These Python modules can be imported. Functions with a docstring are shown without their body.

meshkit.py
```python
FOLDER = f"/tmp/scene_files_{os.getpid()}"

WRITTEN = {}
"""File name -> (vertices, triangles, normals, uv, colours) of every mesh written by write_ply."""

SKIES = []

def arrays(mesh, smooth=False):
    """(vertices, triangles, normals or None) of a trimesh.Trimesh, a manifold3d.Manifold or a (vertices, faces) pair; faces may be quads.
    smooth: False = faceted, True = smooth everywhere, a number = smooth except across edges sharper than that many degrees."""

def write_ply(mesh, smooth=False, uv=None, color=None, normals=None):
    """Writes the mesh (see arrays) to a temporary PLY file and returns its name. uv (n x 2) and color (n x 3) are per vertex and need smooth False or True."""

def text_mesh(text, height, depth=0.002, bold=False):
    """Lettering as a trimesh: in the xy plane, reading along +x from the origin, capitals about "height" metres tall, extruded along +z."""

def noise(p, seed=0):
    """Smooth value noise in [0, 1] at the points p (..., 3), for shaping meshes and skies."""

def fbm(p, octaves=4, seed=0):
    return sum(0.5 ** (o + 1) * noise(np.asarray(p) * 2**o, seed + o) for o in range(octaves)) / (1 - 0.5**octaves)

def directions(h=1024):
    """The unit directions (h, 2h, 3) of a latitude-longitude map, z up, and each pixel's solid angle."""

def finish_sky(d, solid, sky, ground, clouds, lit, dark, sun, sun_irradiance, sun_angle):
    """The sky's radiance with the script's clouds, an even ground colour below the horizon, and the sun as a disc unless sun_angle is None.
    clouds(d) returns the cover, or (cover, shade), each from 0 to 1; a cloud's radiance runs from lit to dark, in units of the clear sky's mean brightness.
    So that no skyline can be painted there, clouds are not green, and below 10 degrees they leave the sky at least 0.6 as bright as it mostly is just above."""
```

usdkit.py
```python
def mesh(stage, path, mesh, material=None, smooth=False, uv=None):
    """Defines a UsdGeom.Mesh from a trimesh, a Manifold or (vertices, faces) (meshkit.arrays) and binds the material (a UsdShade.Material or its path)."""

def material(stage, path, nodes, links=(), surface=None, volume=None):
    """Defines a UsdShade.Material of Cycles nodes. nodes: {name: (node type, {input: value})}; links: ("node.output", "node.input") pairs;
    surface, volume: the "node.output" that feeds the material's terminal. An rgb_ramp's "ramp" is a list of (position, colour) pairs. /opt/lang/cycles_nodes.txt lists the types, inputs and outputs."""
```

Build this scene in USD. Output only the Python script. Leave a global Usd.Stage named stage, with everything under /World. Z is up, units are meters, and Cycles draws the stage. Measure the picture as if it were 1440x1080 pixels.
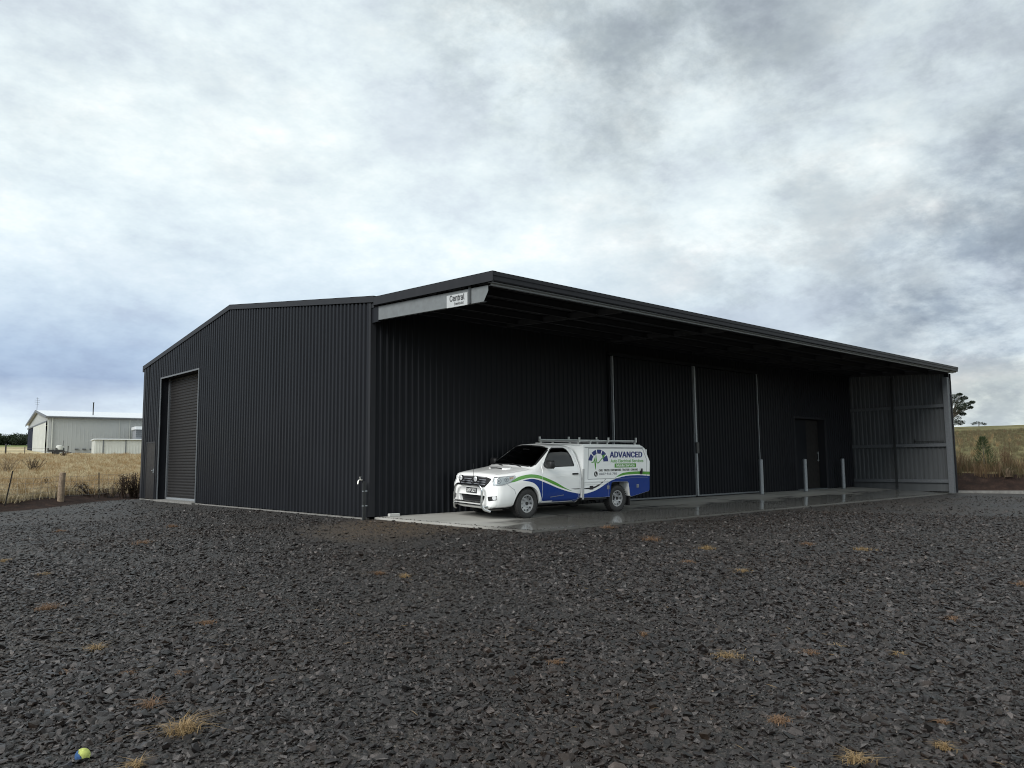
import math, random
import numpy as np, trimesh, usdkit, meshkit
import manifold3d as m3
import shapely
from shapely import affinity
from shapely.geometry import Polygon, LineString, Point, box as sbox
from pxr import Usd, UsdGeom, UsdLux, UsdShade, Gf, Sdf, Vt
from scipy.ndimage import gaussian_filter1d

stage = Usd.Stage.CreateInMemory()
UsdGeom.SetStageUpAxis(stage, 'Z')
UsdGeom.SetStageMetersPerUnit(stage, 1.0)
World = UsdGeom.Xform.Define(stage, '/World')
stage.SetDefaultPrim(World.GetPrim())
UsdGeom.Scope.Define(stage, '/World/Looks')
rng = np.random.default_rng(7)
rnd = random.Random(7)

# ---------------------------------------------------------------- camera
YAW, PITCH, ROLL, FPX = 0.8356, 0.1007, -0.0099, 1092.47
CAM = np.array([-9.326, -15.06, 1.179])
_cy, _sy, _cp, _sp = math.cos(YAW), math.sin(YAW), math.cos(PITCH), math.sin(PITCH)
FW = np.array([_cy*_cp, _sy*_cp, _sp]); _r = np.array([_sy, -_cy, 0]); _u = np.cross(_r, FW)
RT = _r*math.cos(ROLL) + _u*math.sin(ROLL); UP = -_r*math.sin(ROLL) + _u*math.cos(ROLL)
cam = UsdGeom.Camera.Define(stage, '/World/Camera')
cam.CreateHorizontalApertureAttr(36.0); cam.CreateVerticalApertureAttr(27.0)
cam.CreateFocalLengthAttr(36.0*FPX/1440); cam.CreateClippingRangeAttr(Gf.Vec2f(0.1, 6000))
M = np.eye(4); M[0, :3] = RT; M[1, :3] = UP; M[2, :3] = -FW; M[3, :3] = CAM
cam.AddTransformOp().Set(Gf.Matrix4d(*M.ravel().tolist()))
EXPOSURE = 1.3
cam.CreateExposureAttr(EXPOSURE)

# ---------------------------------------------------------------- light: overcast, soft sun behind and left of the camera
SUN_EL, SUN_AZ = math.radians(38), math.radians(188)          # azimuth measured from +x towards +y
sun_dir = np.array([math.cos(SUN_EL)*math.cos(SUN_AZ), math.cos(SUN_EL)*math.sin(SUN_AZ), math.sin(SUN_EL)])
sun = UsdLux.DistantLight.Define(stage, '/World/SoftSun')
sun.CreateNormalizeAttr(True); sun.CreateIntensityAttr(0.4); sun.CreateAngleAttr(40.0)
sun.CreateColorAttr(Gf.Vec3f(1.0, 0.98, 0.95))
_z = sun_dir; _x = np.cross([0, 0, 1.0], _z); _x /= np.linalg.norm(_x); _y = np.cross(_z, _x)
Ms = np.eye(4); Ms[0, :3] = _x; Ms[1, :3] = _y; Ms[2, :3] = _z
sun.AddTransformOp().Set(Gf.Matrix4d(*Ms.ravel().tolist()))

sky = UsdLux.DomeLight.Define(stage, '/World/sky')
sky.GetPrim().SetCustomDataByKey('kind', 'structure')
SKYK = 0.045
def sky_material():
    """broken overcast: billowing masses on a flattened cloud ceiling, heavier to the right and overhead, a rain band low in the west."""
    n = {
        'tc': ('texture_coordinate', {}),
        'sky': ('sky_texture', {'sky_type': 'single_scattering', 'sun_disc': False, 'sun_elevation': SUN_EL, 'sun_rotation': math.atan2(sun_dir[0], sun_dir[1]), 'air_density': 1.0, 'aerosol_density': 2.0}),
        'sep': ('separate_xyz', {}), 'zc': ('math', {'math_type': 'maximum', 'value2': 0.0}), 'zp': ('math', {'math_type': 'add', 'value2': 0.42}),
        'dx': ('math', {'math_type': 'divide'}), 'dy': ('math', {'math_type': 'divide'}), 'pl': ('combine_xyz', {'z': 0.0}),
        'nA': ('noise_texture', {'scale': 1.9, 'detail': 11.0, 'roughness': 0.60, 'distortion': 0.0}),
        'mpB': ('mapping', {'location': (4.3, 1.7, 2.2), 'scale': (1.0, 1.0, 2.1)}),
        'nB': ('noise_texture', {'scale': 5.6, 'detail': 12.0, 'roughness': 0.68, 'distortion': 0.0}),
        'bs': ('math', {'math_type': 'multiply', 'value2': 0.54}), 'ab': ('math', {'math_type': 'multiply_add', 'value2': 0.46}),
        'ramp': ('rgb_ramp', {'ramp': [(0.37, (6.0, 6.75, 7.4)), (0.43, (6.65, 7.45, 8.0)), (0.47, (7.2, 8.1, 8.5)), (0.51, (7.75, 8.65, 8.9)), (0.56, (8.5, 9.25, 9.35)), (0.62, (9.7, 10.1, 10.0))]}),
    }
    L = [('tc.generated', 'sep.vector'), ('sep.z', 'zc.value1'), ('zc.value', 'zp.value1'), ('sep.x', 'dx.value1'), ('zp.value', 'dx.value2'), ('sep.y', 'dy.value1'), ('zp.value', 'dy.value2'), ('dx.value', 'pl.x'), ('dy.value', 'pl.y'),
         ('pl.vector', 'nA.vector'), ('tc.generated', 'mpB.vector'), ('mpB.vector', 'nB.vector'), ('nB.fac', 'bs.value1'), ('nA.fac', 'ab.value1'), ('bs.value', 'ab.value3'), ('ab.value', 'ramp.fac')]
    last = 'ramp.color'
    # cloud masses: (direction, inner and outer cosine, colour factor, noise offset, noise scale, strength of the noise break-up)
    MASS = [((0.143, 0.841, 0.521), .995, .90, (0.86, 0.865, 0.885), 1.0, 3.4), ((0.626, 0.532, 0.569), .997, .945, (0.60, 0.615, 0.635), 3.0, 3.6), ((0.868, 0.303, 0.394), .985, .89, (0.70, 0.705, 0.725), 5.0, 3.0),
            ((0.96, 0.215, 0.175), .995, .968, (0.55, 0.58, 0.64), 7.0, 3.4), ((0.80, -0.05, 0.60), .99, .82, (0.76, 0.77, 0.785), 9.0, 2.2)]
    for i, (d, c1, c0, col, off, sc) in enumerate(MASS):
        d = np.array(d)/np.linalg.norm(d)
        n |= {f'd{i}': ('vector_math', {'math_type': 'dot_product', 'vector2': tuple(d)}), f'r{i}': ('map_range', {'range_type': 'smoothstep', 'from_min': c0, 'from_max': c1, 'to_min': 0.0, 'to_max': 1.0, 'clamp': True}),
              f'm{i}': ('mapping', {'location': (off, off*.7, 0.3)}), f'n{i}': ('noise_texture', {'scale': sc, 'detail': 11.0, 'roughness': 0.64, 'distortion': 0.1}),
              f'q{i}': ('map_range', {'range_type': 'smoothstep', 'from_min': 0.40, 'from_max': 0.60, 'to_min': 0.1, 'to_max': 1.0, 'clamp': True}), f'x{i}': ('math', {'math_type': 'multiply'}), f'c{i}': ('mix', {'mix_type': 'multiply', 'color2': col})}
        L += [('tc.generated', f'd{i}.vector1'), (f'd{i}.value', f'r{i}.value'), ('pl.vector', f'm{i}.vector'), (f'm{i}.vector', f'n{i}.vector'), (f'n{i}.fac', f'q{i}.value'), (f'r{i}.result', f'x{i}.value1'), (f'q{i}.result', f'x{i}.value2'), (f'x{i}.value', f'c{i}.fac'), (last, f'c{i}.color1')]
        last = f'c{i}.color'
    n |= {'el': ('math', {'math_type': 'arcsine'}), 'nC': ('noise_texture', {'scale': 3.2, 'detail': 6.0, 'roughness': 0.55}), 'stretch': ('mapping', {'scale': (1.0, 1.0, 5.0)}),
          'wv': ('math', {'math_type': 'multiply_add', 'value2': 0.05}), 'elw': ('math', {'math_type': 'add', 'value2': -0.025}),
          'band': ('rgb_ramp', {'ramp': [(0.0, (0.95, 0.96, 0.99)), (0.045, (0.98, 0.99, 1.02)), (0.072, (0.84, 0.88, 0.97)), (0.098, (0.50, 0.57, 0.74)), (0.13, (0.58, 0.66, 0.82)), (0.19, (0.82, 0.87, 0.96)), (0.27, (0.95, 0.97, 1.0)), (0.36, (1, 1, 1)), (1.0, (1, 1, 1))]}),
          'bandR': ('rgb_ramp', {'ramp': [(0.0, (1.02, 1.02, 1.02)), (0.03, (1.16, 1.12, 1.04)), (0.082, (1.22, 1.16, 1.05)), (0.115, (0.88, 0.90, 0.94)), (0.17, (0.88, 0.90, 0.94)), (0.27, (1, 1, 1)), (1.0, (1, 1, 1))]}),
          'rt': ('vector_math', {'math_type': 'dot_product', 'vector2': tuple(RT)}), 'rtm': ('map_range', {'range_type': 'smoothstep', 'from_min': -0.15, 'from_max': 0.45, 'to_min': 0.0, 'to_max': 1.0, 'clamp': True}),
          'bsel': ('mix', {'mix_type': 'mix'}), 'bmul': ('mix', {'mix_type': 'multiply', 'fac': 1.0}),
          'gap': ('map_range', {'range_type': 'smoothstep', 'from_min': 0.26, 'from_max': 0.36, 'to_min': 0.6, 'to_max': 1.0, 'clamp': True}), 'fin': ('mix', {'mix_type': 'mix'}), 'bg': ('background_shader', {'strength': SKYK})}
    L += [('sep.z', 'el.value1'), ('tc.generated', 'stretch.vector'), ('stretch.vector', 'nC.vector'), ('nC.fac', 'wv.value1'), ('el.value', 'wv.value3'), ('wv.value', 'elw.value1'), ('elw.value', 'band.fac'), ('elw.value', 'bandR.fac'),
          ('tc.generated', 'rt.vector1'), ('rt.value', 'rtm.value'), ('rtm.result', 'bsel.fac'), ('band.color', 'bsel.color1'), ('bandR.color', 'bsel.color2'), (last, 'bmul.color1'), ('bsel.color', 'bmul.color2'),
          ('nA.fac', 'gap.value'), ('gap.result', 'fin.fac'), ('sky.color', 'fin.color1'), ('bmul.color', 'fin.color2'), ('fin.color', 'bg.color')]
    return usdkit.material(stage, '/World/Looks/sky', n, L, surface='bg.background')
UsdShade.MaterialBindingAPI.Apply(sky.GetPrim()).Bind(sky_material())

# ---------------------------------------------------------------- materials
def mat(name, color, rough=0.5, metal=0.0, var=0.0, vscale=8.0, bump=0.0, bscale=40.0, coat=0.0, spec=0.5, color2=None, dirt=None, **kw):
    """principled with an object-space noise for tone and a fine relief."""
    n = {'p': ('principled_bsdf', dict(base_color=tuple(color), roughness=rough, metallic=metal, coat_weight=coat, specular_ior_level=spec, **kw))}
    L = []
    if var or color2 is not None:
        c = np.array(color); a = np.array(color2) if color2 is not None else c*(1-var)
        b = c if color2 is not None else c*(1+var)
        n['g'] = ('geometry', {})
        n['n'] = ('noise_texture', {'scale': vscale, 'detail': 6.0, 'roughness': 0.6})
        n['r'] = ('rgb_ramp', {'ramp': [(0.3, tuple(a)), (0.7, tuple(b))]})
        L += [('g.position', 'n.vector'), ('n.fac', 'r.fac'), ('r.color', 'p.base_color')]
        n['rr'] = ('map_range', {'from_min': 0.3, 'from_max': 0.7, 'to_min': rough*1.15, 'to_max': rough*0.85})
        L += [('n.fac', 'rr.value'), ('rr.result', 'p.roughness')]
    if bump:
        n.setdefault('g', ('geometry', {}))
        n['bn'] = ('noise_texture', {'scale': bscale, 'detail': 5.0, 'roughness': 0.65})
        n['b'] = ('bump', {'strength': 1.0, 'distance': bump})
        L += [('g.position', 'bn.vector'), ('bn.fac', 'b.height'), ('b.normal', 'p.normal')]
    return usdkit.material(stage, '/World/Looks/' + name, n, L, surface='p.BSDF')

def cladding_mat(name, color, rough=0.38):
    """painted steel: faint streaks down the sheet and thin dust."""
    n = {'g': ('geometry', {}), 'mp': ('mapping', {'scale': (5.0, 5.0, 0.35)}),
         'n': ('noise_texture', {'scale': 1.0, 'detail': 6.0, 'roughness': 0.6}),
         'n2': ('noise_texture', {'scale': 0.6, 'detail': 3.0}),
         'mx': ('math', {'math_type': 'multiply_add', 'value2': 0.6}),
         'm2': ('math', {'math_type': 'multiply', 'value2': 0.4}),
         'r': ('rgb_ramp', {'ramp': [(0.3, tuple(np.array(color)*0.82)), (0.5, tuple(color)), (0.72, tuple(np.array(color)*1.2))]}),
         'rr': ('map_range', {'from_min': 0.3, 'from_max': 0.7, 'to_min': rough-0.06, 'to_max': rough+0.08}),
         'p': ('principled_bsdf', {'specular_ior_level': 0.06})}
    L = [('g.position', 'mp.vector'), ('mp.vector', 'n.vector'), ('g.position', 'n2.vector'), ('n.fac', 'mx.value1'), ('n2.fac', 'm2.value1'), ('m2.value', 'mx.value3'),
         ('mx.value', 'r.fac'), ('r.color', 'p.base_color'), ('mx.value', 'rr.value'), ('rr.result', 'p.roughness')]
    return usdkit.material(stage, '/World/Looks/' + name, n, L, surface='p.BSDF')

MT = {}
MT['clad'] = cladding_mat('charcoal_cladding', (0.0140, 0.0152, 0.0180))
MT['door_clad'] = cladding_mat('charcoal_door_sheet', (0.0118, 0.0130, 0.0158), 0.42)
MT['trim'] = cladding_mat('charcoal_flashing', (0.024, 0.025, 0.028), 0.42)
MT['roller'] = cladding_mat('roller_curtain_steel', (0.0225, 0.0218, 0.022), 0.45)
MT['padoor'] = mat('door_paint', (0.0195, 0.0182, 0.0178), 0.5, var=0.1, spec=.15)
MT['liner'] = cladding_mat('grey_sheet_back', (0.086, 0.092, 0.096), 0.5)
MT['soffit'] = cladding_mat('grey_roof_underside', (0.046, 0.047, 0.049), 0.5)
MT['galv'] = mat('galvanised_steel', (0.27, 0.29, 0.305), 0.5, 0.45, var=0.12, vscale=22)
MT['galvm'] = mat('rafter_galvanised_steel', (0.135, 0.147, 0.152), 0.6, 0.2, var=0.10, vscale=6)
MT['galvd'] = mat('dull_galvanised_steel', (0.12, 0.13, 0.14), 0.55, 0.4, var=0.12, vscale=18)
MT['concrete_edge'] = mat('concrete_edge', (0.15, 0.147, 0.138), 0.85, var=0.25, vscale=5, bump=0.003)
MT['black'] = mat('black_plastic', (0.012, 0.012, 0.013), 0.5)
MT['blackmetal'] = mat('dark_painted_steel', (0.02, 0.022, 0.023), 0.45, var=0.1)
MT['sign'] = mat('sign_white', (0.36, 0.375, 0.38), 0.45, var=0.05)
MT['ink'] = mat('sign_ink', (0.02, 0.02, 0.022), 0.5)
MT['white'] = mat('vehicle_white_paint', (0.84, 0.85, 0.84), 0.25, var=0.02, vscale=2.0, coat=0.8)
MT['boxwhite'] = mat('canopy_white_paint', (0.84, 0.86, 0.85), 0.3, var=0.03, vscale=2.5, coat=0.5)
MT['blue'] = mat('livery_blue', (0.004, 0.030, 0.185), 0.35, coat=0.1, spec=.35, var=0.05, vscale=3)
MT['navy'] = mat('livery_navy_lettering', (0.018, 0.030, 0.16), 0.35)
MT['green'] = mat('livery_green', (0.085, 0.29, 0.035), 0.3, coat=0.4, var=0.05, vscale=3)
MT['greenlt'] = mat('livery_pale_green', (0.17, 0.38, 0.12), 0.35)
MT['vwhite'] = mat('livery_white', (0.82, 0.83, 0.82), 0.3)
MT['vblack'] = mat('livery_black', (0.014, 0.014, 0.016), 0.35)
MT['vgrey'] = mat('livery_grey', (0.19, 0.20, 0.22), 0.4)
MT['rubber'] = mat('tyre_rubber', (0.022, 0.022, 0.022), 0.75, var=0.2, vscale=30, bump=0.002, bscale=90)
MT['rim'] = mat('steel_rim_silver', (0.55, 0.56, 0.57), 0.33, 0.75, var=0.05)
MT['chrome'] = mat('polished_stainless', (0.55, 0.56, 0.56), 0.18, 1.0)
MT['alu'] = mat('aluminium_rack', (0.50, 0.52, 0.52), 0.4, 0.75, var=0.05)
MT['reflector'] = mat('lamp_reflector', (0.74, 0.76, 0.77), 0.22, 0.35, coat=0.6)
MT['lampgrey'] = mat('lamp_housing', (0.30, 0.31, 0.32), 0.3, 0.3)
MT['seat'] = mat('seat_fabric', (0.035, 0.035, 0.04), 0.85)
MT['amber'] = mat('amber_lens', (0.62, 0.2, 0.02), 0.2)
MT['plate'] = mat('number_plate', (0.035, 0.037, 0.04), 0.4)
MT['brass'] = mat('tap_metal', (0.62, 0.60, 0.55), 0.3, 0.8)
MT['block'] = mat('pale_block', (0.42, 0.42, 0.40), 0.8, var=0.1)
MT['wood'] = mat('weathered_post_wood', (0.20, 0.15, 0.105), 0.9, var=0.35, vscale=14, bump=0.006, bscale=30)
MT['rust'] = mat('star_picket_steel', (0.022, 0.019, 0.017), 0.7, var=0.2)
MT['wire'] = mat('fence_wire', (0.20, 0.19, 0.17), 0.5, 0.5)
MT['paleclad'] = mat('pale_grey_cladding', (0.285, 0.30, 0.30), 0.5, var=0.05, vscale=0.3)
MT['palewhite'] = mat('white_cladding', (0.42, 0.435, 0.41), 0.5, var=0.10, vscale=0.5)
MT['zinc'] = mat('zincalume_roof', (0.58, 0.60, 0.62), 0.4, 0.2, var=0.05)
MT['slate'] = cladding_mat('slate_blue_door', (0.028, 0.033, 0.048), 0.5)
MT['gutterdark'] = mat('dark_gutter', (0.07, 0.075, 0.085), 0.45)
MT['ballg'] = mat('ball_felt_green', (0.34, 0.38, 0.10), 0.95, var=.3, vscale=60, bump=0.002, bscale=300)
MT['ballb'] = mat('ball_felt_blue', (0.018, 0.060, 0.16), 0.95, var=.3, vscale=60, bump=0.002, bscale=300)

def glass_mat(name, tint, ior=1.5):
    n = {'t': ('transparent_bsdf', {'color': tint}), 'g': ('glossy_bsdf', {'color': (1, 1, 1), 'roughness': 0.02}), 'f': ('fresnel', {'IOR': ior}), 'm': ('mix_closure', {})}
    return usdkit.material(stage, '/World/Looks/' + name, n, [('f.fac', 'm.fac'), ('t.BSDF', 'm.closure1'), ('g.BSDF', 'm.closure2')], surface='m.closure')
MT['glass'] = glass_mat('tinted_glass', (0.20, 0.22, 0.22))
MT['lens'] = glass_mat('clear_lens', (0.92, 0.93, 0.93))

def leaf_mat(name, c1, c2, trans=0.25, rough=0.6):
    n = {'o': ('geometry', {}), 'r': ('rgb_ramp', {'ramp': [(0.0, c1), (1.0, c2)]}),
         'p': ('principled_bsdf', {'roughness': rough, 'specular_ior_level': 0.25}), 't': ('translucent_bsdf', {}), 'm': ('mix_closure', {'fac': trans})}
    return usdkit.material(stage, '/World/Looks/' + name, n, [('o.random_per_island', 'r.fac'), ('r.color', 'p.base_color'), ('r.color', 't.color'), ('p.BSDF', 'm.closure1'), ('t.BSDF', 'm.closure2')], surface='m.closure')
MT['straw'] = leaf_mat('dry_straw', (0.26, 0.18, 0.09), (0.62, 0.52, 0.34))
MT['strawbrown'] = leaf_mat('dry_brown_stalks', (0.12, 0.08, 0.045), (0.29, 0.20, 0.115))
MT['strawrust'] = leaf_mat('rusty_dead_grass', (0.18, 0.11, 0.065), (0.44, 0.30, 0.18))
MT['paddockgrass'] = leaf_mat('paddock_grass', (0.38, 0.315, 0.20), (0.64, 0.56, 0.41))
MT['hillgrass'] = leaf_mat('hill_grass', (0.10, 0.085, 0.045), (0.22, 0.175, 0.10))
MT['weed'] = leaf_mat('dead_weed_brown', (0.035, 0.022, 0.015), (0.12, 0.075, 0.045))
MT['weedpale'] = leaf_mat('dead_weed_pale', (0.16, 0.12, 0.08), (0.34, 0.27, 0.19))
MT['shrubgreen'] = leaf_mat('green_shrub', (0.03, 0.048, 0.016), (0.085, 0.115, 0.036))
MT['gumleaf'] = leaf_mat('gum_leaf', (0.018, 0.026, 0.016), (0.045, 0.06, 0.034))
MT['hedge'] = leaf_mat('dark_hedge', (0.016, 0.026, 0.012), (0.05, 0.07, 0.028))
MT['bark'] = mat('bark', (0.09, 0.075, 0.06), 0.9, var=0.3)

def gravel_ground():
    n = {'g': ('geometry', {}), 'v': ('voronoi_texture', {'scale': 27.0, 'randomness': 1.0}), 'v2': ('voronoi_texture', {'scale': 55.0}),
         'bw': ('rgb_to_bw', {}), 'n': ('noise_texture', {'scale': 0.35, 'detail': 5.0, 'roughness': 0.6}), 
         'r': ('rgb_ramp', {'ramp': [(0.0, (0.008, 0.0074, 0.007)), (0.6, (0.021, 0.0192, 0.018)), (0.9, (0.038, 0.0355, 0.034)), (1.0, (0.075, 0.072, 0.070))]}),
         'br': ('rgb_ramp', {'ramp': [(0.42, (0, 0, 0)), (0.68, (1, 1, 1))]}),
         'mix': ('mix', {'mix_type': 'mix', 'color2': (0.036, 0.027, 0.020)}), 'k': ('math', {'math_type': 'multiply', 'value2': 0.65}),
         'dp': ('vector_math', {'math_type': 'distance', 'vector2': (-0.5, -1.4, -0.1)}), 'nd': ('noise_texture', {'scale': 2.2, 'detail': 6.0, 'roughness': 0.7}), 'ndm': ('math', {'math_type': 'multiply_add', 'value2': 2.4}),
         'dr': ('map_range', {'range_type': 'smoothstep', 'from_min': 1.9, 'from_max': 3.6, 'to_min': 0.85, 'to_max': 0.0, 'clamp': True}), 'mix2': ('mix', {'mix_type': 'mix', 'color2': (0.055, 0.040, 0.027)}),
         'h': ('math', {'math_type': 'multiply_add', 'value2': 0.35}), 'b': ('bump', {'strength': 1.0, 'distance': 0.035, 'invert': True}),
         'p': ('principled_bsdf', {'roughness': 0.6, 'specular_ior_level': 0.4})}
    L = [('g.position', 'v.vector'), ('g.position', 'v2.vector'), ('g.position', 'n.vector'), ('v.color', 'bw.color'), ('bw.val', 'r.fac'), ('n.fac', 'br.fac'), ('br.color', 'k.value1'),
         ('k.value', 'mix.fac'), ('r.color', 'mix.color1'), ('g.position', 'dp.vector1'), ('g.position', 'nd.vector'), ('nd.fac', 'ndm.value1'), ('dp.value', 'ndm.value3'), ('ndm.value', 'dr.value'), ('dr.result', 'mix2.fac'), ('mix.color', 'mix2.color1'), ('mix2.color', 'p.base_color'), ('v2.distance', 'h.value1'), ('v.distance', 'h.value3'), ('h.value', 'b.height'), ('b.normal', 'p.normal')]
    return usdkit.material(stage, '/World/Looks/gravel_ground', n, L, surface='p.BSDF')
MT['gravel'] = gravel_ground()

def soil():
    n = {'g': ('geometry', {}), 'n': ('noise_texture', {'scale': 3.0, 'detail': 8.0, 'roughness': 0.7}), 'n2': ('noise_texture', {'scale': 14.0, 'detail': 6.0, 'roughness': 0.7}),
         'r': ('rgb_ramp', {'ramp': [(0.3, (0.014, 0.010, 0.009)), (0.55, (0.034, 0.021, 0.017)), (0.75, (0.07, 0.045, 0.034))]}),
         'b': ('bump', {'strength': 1.0, 'distance': 0.12}), 'p': ('principled_bsdf', {'roughness': 0.95, 'specular_ior_level': 0.15})}
    return usdkit.material(stage, '/World/Looks/turned_soil', n, [('g.position', 'n.vector'), ('g.position', 'n2.vector'), ('n.fac', 'r.fac'), ('r.color', 'p.base_color'), ('n2.fac', 'b.height'), ('b.normal', 'p.normal')], surface='p.BSDF')
MT['soil'] = soil()

def paddock():
    """dry pasture: straw with olive and brown drifts; the hill on the right carries greener, darker grass."""
    n = {'g': ('geometry', {}), 'mp': ('mapping', {'scale': (0.05, 0.16, 0.1)}), 'n': ('noise_texture', {'scale': 1.0, 'detail': 8.0, 'roughness': 0.65, 'distortion': 0.6}),
         'n2': ('noise_texture', {'scale': 1.6, 'detail': 8.0, 'roughness': 0.75}),
         'mm': ('math', {'math_type': 'multiply_add', 'value2': 0.55}), 'mk': ('math', {'math_type': 'multiply', 'value2': 0.45}),
         'r': ('rgb_ramp', {'ramp': [(0.36, (0.20, 0.18, 0.095)), (0.46, (0.35, 0.29, 0.17)), (0.55, (0.46, 0.395, 0.25)), (0.68, (0.58, 0.51, 0.36))]}),
         'r2': ('rgb_ramp', {'ramp': [(0.36, (0.075, 0.075, 0.034)), (0.5, (0.13, 0.118, 0.056)), (0.64, (0.20, 0.17, 0.09))]}),
         's': ('separate_xyz', {}), 'sx': ('map_range', {'range_type': 'smoothstep', 'from_min': 16.0, 'from_max': 34.0, 'clamp': True, 'to_min': 0.0, 'to_max': 1.0}),
         'sy': ('map_range', {'range_type': 'smoothstep', 'from_min': 150.0, 'from_max': 190.0, 'clamp': True, 'to_min': 0.0, 'to_max': 1.0}),
         'mix': ('mix', {'mix_type': 'mix'}), 'far': ('mix', {'mix_type': 'mix', 'color2': (0.12, 0.15, 0.055)}),
         'b': ('bump', {'strength': 0.9, 'distance': 0.25}), 'p': ('principled_bsdf', {'roughness': 0.95, 'specular_ior_level': 0.1})}
    L = [('g.position', 'mp.vector'), ('mp.vector', 'n.vector'), ('g.position', 'n2.vector'), ('n.fac', 'mm.value1'), ('n2.fac', 'mk.value1'), ('mk.value', 'mm.value3'),
         ('mm.value', 'r.fac'), ('mm.value', 'r2.fac'), ('g.position', 's.vector'), ('s.x', 'sx.value'), ('s.y', 'sy.value'), ('sx.result', 'mix.fac'), ('r.color', 'mix.color1'), ('r2.color', 'mix.color2'),
         ('sy.result', 'far.fac'), ('mix.color', 'far.color1'), ('far.color', 'p.base_color'), ('n2.fac', 'b.height'), ('b.normal', 'p.normal')]
    return usdkit.material(stage, '/World/Looks/dry_pasture', n, L, surface='p.BSDF')
MT['paddock'] = paddock()

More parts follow.
